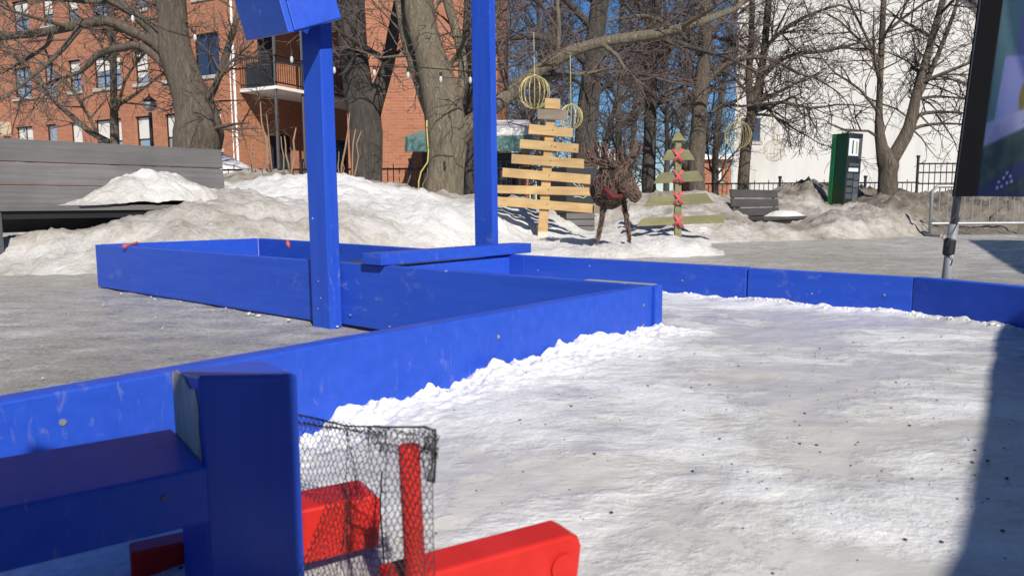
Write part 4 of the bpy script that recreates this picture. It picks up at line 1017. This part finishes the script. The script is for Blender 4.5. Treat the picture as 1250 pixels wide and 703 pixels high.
# ------------------------------------------------------------------ street lamp
YL = 20.0; lb = D(190, 250, YL); lz = D(190, 128, YL).z
lamp = thing('street_lamp', 'black street lamp with round globe before the brick building', 'street lamp', (lb.x, YL, 0))
m = MB(); m.tube([V3((lb.x, YL, 0)), V3((lb.x, YL, .8)), V3((lb.x, YL, .82)), V3((lb.x, YL, lz-.2))], [.09, .09, .05, .045], 10); m.build('pole', BLACK, lamp)
m = MB(); blobp = [(0, -.17), (.09, -.16), (.165, -.06), (.17, .02), (.13, .09)]
m.tube([V3((lb.x, YL, lz+z)) for r_, z in blobp], [max(.03, r_) for r_, z in blobp], 14); m.build('globe', plain('globe', (.30, .27, .27), .25, bump=0), lamp, smooth=True)
m = MB(); m.tube([V3((lb.x, YL, lz+z)) for z in (.09, .11, .17, .22, .30)], [.19, .17, .09, .03, .012], 14); m.build('cap', BLACK, lamp)
# mound of snow beside the fence, seen past the end of the bench
m = MB(); q = D(262, 190, 18.5); dirt = []
for j in range(13):
    for i in range(25):
        u, v = i/24*2-1, j/12*2-1; h = max(0, 1-u*u)*max(0, 1-v*v); m.v.append((q.x+u*1.6, 18.5+v*1.2, .35+1.35*h**.8+.05*noise.noise((u*4, v*4, 0))*h)); dirt.append(-.1)
for j in range(12):
    for i in range(24): k = j*25+i; m.f.append((k, k+1, k+26, k+25)); m.m.append(0)
struct(m.build('snow_mound', SNOW, smooth=True, col={'dirt': dirt}))

# ------------------------------------------------------------------ bare trees
def grow(out, p, d, L, r0, lvl, rng, prm):
    """a limb and everything that grows from it; out[lvl] collects (points, radii)"""
    seg = max(3, min(9, int(L/prm['seg'][lvl]))); pts = [p.copy()]; rad = [r0]; dr = d.normalized()
    for i in range(seg):
        w_ = prm['wig'][lvl]; dr = (dr+V3((rng.gauss(0, w_), rng.gauss(0, w_), rng.gauss(0, w_)+prm['up'][lvl]))).normalized()
        p = p+dr*(L/seg); pts.append(p.copy()); rad.append(max(prm['rmin'], r0*(1-.8*(i+1)/seg)))
    out.append((lvl, pts, rad))
    if lvl < prm['max']: sprout(out, pts, rad, L, lvl+1, rng, prm, prm['n'][lvl]*L)
def sprout(out, pts, rad, L, lvl, rng, prm, count, t0=.12):
    cnt = int(count)+(1 if rng.random() < count % 1 else 0); m = len(pts)-1
    for _ in range(cnt):
        t = t0+(1-t0)*rng.random(); i = min(m-1, int(t*m)); f = t*m-i; p = pts[i].lerp(pts[i+1], f); tn = (pts[i+1]-pts[i]).normalized()
        e = tn.orthogonal().normalized(); e = Matrix.Rotation(rng.random()*6.283, 3, tn) @ e
        an = R(rng.uniform(*prm['ang'])); d = tn*math.cos(an)+e*math.sin(an)
        l2 = prm['len'][lvl]*rng.uniform(.45, 1.15)*(1-.45*t); r2 = min(rad[i]*.7, prm['rad'][lvl]*rng.uniform(.7, 1.2)*(.5+.5*l2/prm['len'][lvl]))
        grow(out, p, d, l2, max(prm['rmin'], r2), lvl, rng, prm)
PRM = dict(seg=[.6,.45,.3,.2,.15], wig=[.10,.16,.2,.22,.2], up=[.03,.03,.0,-.01,0], rmin=.0045, n=[3.0,4.2,5.5,5.0,0], max=4, ang=(28,68),
           len=[3,2.6,1.4,.75,.36], rad=[.12,.055,.022,.0095,.006])
def tree(name, label, Y, trunks, limbs, bark_m, twig_m, seed, prm=PRM, dens=1.0, group=None, rough=.16, topgrow=3.0, starts=None):
    """trunks and limbs: lists of picture-measured (px, py, width px[, dY]) along each stem"""
    rng = random.Random(seed); tk, cr = MB(), MB(); base = D(trunks[0][0][0], trunks[0][0][1], Y)
    t = thing(name, label, 'tree', (base.x, base.y, 0), 0, group); out = []
    p2 = dict(prm); p2['n'] = [x*dens for x in prm['n']]
    def stem(spec, is_trunk):
        P_ = []; R_ = []
        for q in spec:
            dy = q[3] if len(q) > 3 else 0; P_.append(D(q[0], q[1], Y+dy)); R_.append(q[2]*.5*(Y+dy)/FPX)
        # finer, slightly uneven path
        pts, rad = [], []; 
        for i in range(len(P_)-1):
            k = max(2, int((P_[i+1]-P_[i]).length/.22))
            for j in range(k):
                f = j/k; a = P_[max(0, i-1)]; b_ = P_[i]; c = P_[i+1]; d_ = P_[min(len(P_)-1, i+2)]
                q = .5*((2*b_)+(c-a)*f+(2*a-5*b_+4*c-d_)*f*f+(3*b_-a-3*c+d_)*f**3); pts.append(q); rad.append(R_[i]+(R_[i+1]-R_[i])*f)
        pts.append(P_[-1]); rad.append(R_[-1])
        tk.tube(pts, rad, 16 if rad[0] > .1 else 9, rough=rough if rad[0] > .05 else .05, seed=seed)
        L = sum((pts[i+1]-pts[i]).length for i in range(len(pts)-1)); return pts, rad, L
    for spec in trunks:
        pts, rad, L = stem(spec, True)
        if pts[-1].z > 3.0 and topgrow:     # goes on above the picture
            d = (pts[-1]-pts[-4]).normalized(); grow(out, pts[-1], d, topgrow, rad[-1], 0, rng, p2)
        sprout(out, pts, rad, L, 1, rng, p2, L*1.1*dens, .35)
        sprout(out, pts, rad, L, 2, rng, p2, L*.8*dens, .4)
    for spec in limbs:
        pts, rad, L = stem(spec, False)
        sprout(out, pts, rad, L, 1 if rad[0] > .09 else 2, rng, p2, L*(1.6 if rad[0] > .09 else 2.6)*dens, .15)
        sprout(out, pts, rad, L, 2, rng, p2, L*1.5*dens, .15)
        if rad[-1] > .012: grow(out, pts[-1], (pts[-1]-pts[-3]).normalized(), 1.6, rad[-1], 2 if rad[-1] < .04 else 1, rng, p2)
    for lvl, pts, rad in out:
        if rad[0] > .035: tk.tube(pts, rad, 8, cap=False)
        else: cr.tube(pts, rad, 5 if rad[0] > .015 else 3, cap=False)
    tk.build('trunk', bark_m, t, smooth=True); cr.build('crown', twig_m, t)
    return t
# the big pale trunk on the left, with its long limb reaching left
tree('tree', 'thick grey brown tree with burl and long limbs, behind the long bench', 13.0,
  [[(238,262,56),(238,190,52),(241,162,57),(238,135,47),(226,100,40),(214,60,36),(210,25,33),(209,-40,31)]],
  [[(209,72,20),(190,52,15),(160,38,13),(130,26,12),(85,33,11),(45,41,9),(0,46,8),(-60,62,5)],
   [(204,66,15),(186,38,12),(160,14,11),(138,2,10),(110,-20,9)],
   [(250,132,9),(262,108,8),(275,70,8),(290,20,7),(298,-20,6)],
   [(205,84,11),(175,57,10),(150,58,9),(120,66,8),(98,88,5),(60,100,3)]], BARK, TWIG, 1, dens=1.1)
tree('slim_tree', 'slim upright tree in front of the brick facade, left of the street lamp', 15.5,
  [[(141,262,10),(140,170,10),(139,120,8.5),(138,70,8),(136,20,7),(135,-40,6)]],
  [[(133,174,8),(108,160,7),(85,140,6),(60,118,5),(28,78,4),(0,52,3)], [(143,135,4),(152,100,3.5),(165,80,2.5),(182,60,2)], [(137,80,4),(120,50,3),(95,20,3),(60,-10,2)], [(120,165,4),(95,120,3),(70,90,2.5),(40,70,2)]], BARK, TWIG, 2, dens=1.1)
tree('forked_tree', 'dark forked trunk just right of the blue post', 12.2,
  [[(447,262,40),(447,222,37),(447,160,38),(444,135,38),(436,100,34),(430,50,33),(428,-30,32)]],
  [[(452,140,24),(462,112,19),(473,80,16),(480,40,14),(488,0,13),(496,-40,11)], [(440,120,7),(425,80,5),(405,60,4),(395,30,3)], [(470,85,5),(490,60,4),(520,50,3)]], BARKD, TWIG, 3, dens=.75)
tree('forked_tree', 'broad pale trunk with a wide sweeping limb, left of the right blue post', 11.0,
  [[(541,270,52),(542,238,48),(545,200,45),(545,165,50),(541,130,48),(533,95,42),(523,60,36),(513,20,36),(507,-40,34)]],
  [[(549,178,30),(572,154,24),(592,139,20),(625,113,17),(660,84,15),(700,62,13),(745,50,12),(800,42,12),(850,29,9),(900,10,6,.5)],
   [(553,135,14),(566,95,12),(560,50,11),(548,10,11),(540,-30,10)], [(535,100,7),(556,70,6),(575,40,5),(590,0,4)], [(528,158,8,.12),(518,120,15,.1),(506,80,15,.1),(496,45,14,.15),(488,0,13,.2),(484,-30,12,.3)]], BARKP, TWIGR, 4, dens=1.0)
tree('tree', 'dark narrow trunk partly hidden behind the right blue post', 13.0,
  [[(579,262,20),(577,235,19),(573,180,18),(571,120,17),(572,60,16),(575,-30,15)]], [[(572,110,6),(600,70,5),(630,30,4),(640,-10,3)]], BARKD, TWIG, 5, dens=.7)
tree('tree', 'stout dark brown tree right behind the pale plank tree', 14.5,
  [[(709,262,34),(711,225,32),(714,190,29),(717,150,25),(721,100,23),(725,60,22),(733,0,21),(738,-40,20)]],
  [[(718,80,10),(690,55,9),(655,45,8),(610,50,6),(575,66,4)], [(722,75,10),(760,55,8),(800,46,7),(850,60,5)], [(716,130,6),(745,100,5),(775,90,4),(800,95,3)], [(728,40,9),(700,10,8),(670,-20,6)], [(717,110,5),(690,90,4),(660,85,3)]], BARKD, TWIGR, 6, dens=1.1)
tree('tree', 'straight trunk between the reindeer and the roped tree', 17.0,
  [[(793,262,19),(792,220,17),(793,160,15),(795,100,15),(799,40,14),(802,-40,13)]], [[(795,90,7),(770,60,6),(735,50,5),(700,60,3)], [(796,80,7),(830,50,6),(870,45,5),(910,60,3)], [(794,140,5),(820,110,4),(850,105,3)], [(798,50,6),(780,10,5),(760,-20,4)]], BARKD, TWIGR, 7, dens=1.1)
tree('tree', 'reddish brown trunk directly behind the roped tree', 15.5,
  [[(851,262,22),(850,225,20),(851,180,19),(855,120,17),(860,60,15),(863,-40,14)]], [[(856,110,7),(885,80,6),(930,70,5),(975,90,3)], [(858,70,7),(830,40,6),(790,20,5),(750,25,3)], [(859,50,7),(890,15,6),(930,-10,5)], [(853,150,5),(880,130,4),(905,130,3)], [(855,130,5),(835,110,4),(805,120,2)]], BARK, TWIGR, 8, dens=1.1)
tree('tree', 'slender tree at the left edge of the white wall', 16.5,
  [[(906,262,15),(907,228,14),(912,170,13),(918,138,13),(927,100,9),(934,50,8),(940,-30,7)]],
  [[(917,138,9),(914,100,8),(917,50,7),(919,0,6),(920,-40,5)], [(926,100,5),(960,70,4.5),(1010,62,4),(1060,50,2.5)], [(922,130,5),(955,125,4),(990,132,3),(1020,128,2)], [(918,120,4),(890,90,3.5),(865,85,2)], [(932,60,5),(965,30,4),(1010,10,3)], [(918,140,4),(945,142,3),(970,158,2),(985,166,1.5)]], BARK, TWIGR, 9, dens=1.25)
tree('forked_tree', 'tree forking low into two stems against the white wall, right of the kiosk', 14.0,
  [[(1084,262,25),(1083,236,22),(1083,212,21),(1083,198,24),(1076,180,14),(1073,150,9),(1074,110,7),(1076,60,6.5),(1080,-20,6)]],
  [[(1086,200,17),(1099,178,15),(1110,155,13),(1117,125,11),(1124,95,9),(1137,50,8),(1150,5,7),(1156,-30,6)], [(1115,130,7),(1135,90,6),(1152,50,5),(1168,5,4),(1175,-30,3)],
   [(1104,163,5),(1125,154,4),(1150,151,3),(1175,152,2)], [(1112,145,5),(1130,138,4.5),(1160,137,3),(1180,139,2)], [(1076,172,4),(1060,160,3),(1035,160,2.5),(1010,150,1.5)], [(1122,105,4),(1145,93,3),(1180,104,2)],[(1118,122,4),(1140,118,3),(1178,120,1.5)],
   [(1074,140,4),(1050,110,3),(1020,90,2)], [(1075,80,4),(1055,40,3),(1035,0,2)]], BARK, TWIGR, 10, dens=1.0)
# trees further back: three grown forms, copied and turned
def wild_tree(name, label, loc, H, seed, group, dens=.85):
    rng = random.Random(seed); prm = dict(PRM); prm['n'] = [x*dens for x in PRM['n']]; prm['len'] = [3, 3.0, 1.5, .75, .35]; prm['rmin'] = .006; prm['rad'] = [.14,.06,.026,.012,.008]; prm['wig'] = [.1,.2,.24,.26,.2]
    t = thing(name, label, 'tree', loc, 0, group); out = []; p = V3(loc); tk, cr = MB(), MB(); pts = [p]; rad = [.13]
    d = V3((rng.gauss(0,.05), rng.gauss(0,.05), 1))
    for i in range(14):
        d = (d+V3((rng.gauss(0,.06), rng.gauss(0,.06), .05))).normalized(); p = p+d*(H/14); pts.append(p); rad.append(.13*(1-.85*(i+1)/14)+.01)
    tk.tube(pts, rad, 10, rough=.1, seed=seed); sprout(out, pts, rad, H, 1, rng, prm, H*3.2, .08)
    for lvl, q, r_ in out: (tk if r_[0] > .04 else cr).tube(q, r_, 5 if r_[0] > .015 else 3, cap=False)
    tk.build('trunk', BARKD, t, smooth=True); cr.build('crown', TWIG, t); return t
def copy_tree(o, loc, rzv, sc_, label):
    c = o.copy(); C.objects.link(c); c.location = loc; c.rotation_euler = (0, 0, rzv); c.scale = (sc_,)*3; c['label'] = label
    for ch in list(o.children):
        k = ch.copy(); C.objects.link(k); k.parent = c
    return c
GB = 'bare trees far behind the square'
FAR = [(640,27,0), (668,31,1), (755,26,2), (735,38,0), (772,34,1), (812,29,0), (832,37,2), (876,30,1), (700,44,2), (615,40,1), (650,52,0), (790,50,2), (850,48,0)]
FL = ['far bare tree just right of the right blue post', 'far bare tree behind the hanging ring balls', 'far bare tree above the reindeer antlers', 'far bare tree between the stout trunk and the reindeer', 'far bare tree left of the straight trunk behind the reindeer',
      'far bare tree above the tip of the roped tree', 'far bare tree left of the reddish trunk', 'far bare tree above the little brick house', 'far bare tree behind the top of the plank tree', 'far bare tree above the snowy pavilion roof', 'thin distant bare tree behind the left ring ball', 'thin distant bare tree right of the reindeer', 'thin distant bare tree left of the little brick house']
protos = []
for i, ((px, Y, k), lb_) in enumerate(zip(FAR, FL)):
    q = D(px, 245, Y); loc = (q.x, q.y, 0)
    if i < 3: protos.append(wild_tree('bare_tree', lb_, loc, (11, 12.5, 10)[i], 40+i, GB))
    else: copy_tree(protos[k], loc, i*2.1, .85+.07*(i % 4), lb_)

# ------------------------------------------------------------------ dry shrubs standing in the snow
def shrub(label, stems, Y):
    t0 = D(stems[0][0], stems[0][1], Y); m = MB(); rng = random.Random(int(stems[0][0]))
    for (x0, y0, x1, y1, w_) in stems:
        a, c = D(x0, y0+6, Y), D(x1, y1, Y); q = [a.lerp(c, k/4)+V3((rng.gauss(0,.012), rng.gauss(0,.02), 0)) for k in range(5)]; r = w_*.37*Y/FPX
        m.tube(q, [r, r, r*.9, r*.8, r*.5], 6)
    tag(m.build('dry_shrub', STALK, smooth=True), label, 'shrub', 'dry stalks in the snow bank')
shrub('dry brown stalks in the snow just left of the blue post', [(329,212,318,125,3.2),(328,205,325,165,2),(334,215,325,140,2.2),(308,222,309,175,2.2),(313,208,311,180,1.5),(320,205,316,150,1.5)], 11.6)
shrub('short dry stalks with blunt tips close to the left side of the blue post', [(352,214,361,156,4),(353,205,346,166,3),(345,208,345,167,2.4),(357,200,353,180,1.6)], 11.2)
shrub('tall dry stalks just right of the blue post', [(416,217,428,138,3.4),(412,215,413,185,2),(429,217,433,158,3),(432,217,440,160,2.4),(418,215,416,190,1.6)], 9.6)
shrub('two crooked dry stalks left of the broad pale trunk', [(491,237,486,211,2),(493,235,500,214,2),(515,240,522,205,1.6)], 10.0)
m = MB(); m.tube([D(x, y, 10.68) for x, y in ((521,147),(521,160),(523,185),(522,198),(514,210),(511,222),(511,238))], .011, 7); tag(m.build('yellow_rope', YROPE, smooth=True), 'yellow rope hanging down the side of the broad pale trunk', 'rope')

# ------------------------------------------------------------------ hanging ring balls and the string of bulbs
GOLD = plain('gold_wire', (.52, .45, .20), .4, .2, bump=0)
def ring_ball(label, px, py, rpx, Y, topy, wr=.0045):
    c = D(px, py, Y); r = rpx*Y/FPX; t = thing('ring_ball', label, 'hanging ball', (c.x, c.y, c.z), 0, 'wire ring balls hung in the trees'); m = MB()
    for k in range(9):
        an = math.pi*k/9+.15; e = V3((math.cos(an), math.sin(an), 0)); m.tube([c+e*(r*math.cos(2*math.pi*j/28))+V3((0,0,r*1.04*math.sin(2*math.pi*j/28))) for j in range(29)], wr, 5)
    m.build('wire_rings', GOLD, t)
    m = MB(); m.tube([c+V3((0,0,r)), D(px-.5, (py-rpx+topy)/2, Y), D(px-1, topy, Y)], .006, 5); m.build('hanger', GOLD, t)
    m = MB(); m.tube([c+V3((0,0,r*1.0)), c+V3((0,0,r*1.12))], .03, 8); m.build('cap', GOLD, t)
ring_ball('largest gold wire ring ball, hanging upper left of the plank tree top', 652.5, 113, 18.5, 10.2, 40)
ring_ball('gold wire ring ball touching the top right of the plank tree', 697, 143, 14, 10.6, 68)
ring_ball('gold wire ring ball against the slender tree at the white wall', 901, 165, 15.5, 13.5, 110, .0028)
ring_ball('pale gold wire ring ball hanging alone before the white wall', 945, 184, 12.5, 14.0, 146, .0025)
wire = thing('string_light', 'thin black wire with clear bulbs strung between the trees', 'string light', D(230, 45, 9.5))
q = [(128,-12),(162,17),(205,38),(237,47),(285,66),(330,76),(385,83),(440,81),(520,83),(575,88),(615,78)]
m = MB(); m.tube([D(x, y, 9.5+.15*math.sin(i)) for i, (x, y) in enumerate(q)], .007, 5); m.build('wire', BLACK, wire)
BULB = plain('bulb_glass', (.48, .48, .47), .12, bump=0)
for (px, py) in ((162,22),(238,45),(356,72),(408,85),(457,88),(498,91),(538,96),(574,97)):
    p = D(px, py, 9.5); m = MB(); m.tube([p+V3((0,0,.075)), p+V3((0,0,.03))], .017, 8); bs_ = m.build('socket', BLACK, wire)
    m = MB(); m.tube([p+V3((0,0,z)) for z in (.03, .01, -.02, -.045, -.055)], [.011, .018, .022, .015, .004], 10); m.build('bulb', BULB, bs_, smooth=True)
# red bits of cord on the edge of the far blue box
for lb_, (x, y), (x2, y2), z in (('small red cord end lying on the left blue board edge', (152,301), (168,297), ZT+.003), ('red tag tied to the far blue board left of the post', (351,296), (353,303), None)):
    m = MB()
    if z: m.tube([G(x, y, z), G((x+x2)/2, y-2.6, z), G(x2, y2, z+.004)], [.012, .005, .010], 7)
    else: m.tube([D(x, y-2, 4.18), D(x+.5, y+2, 4.15), D(x2, y2, 4.15)], [.008, .012, .006], 7)
    tag(m.build('red_cord', ROPE, smooth=True), lb_, 'cord')
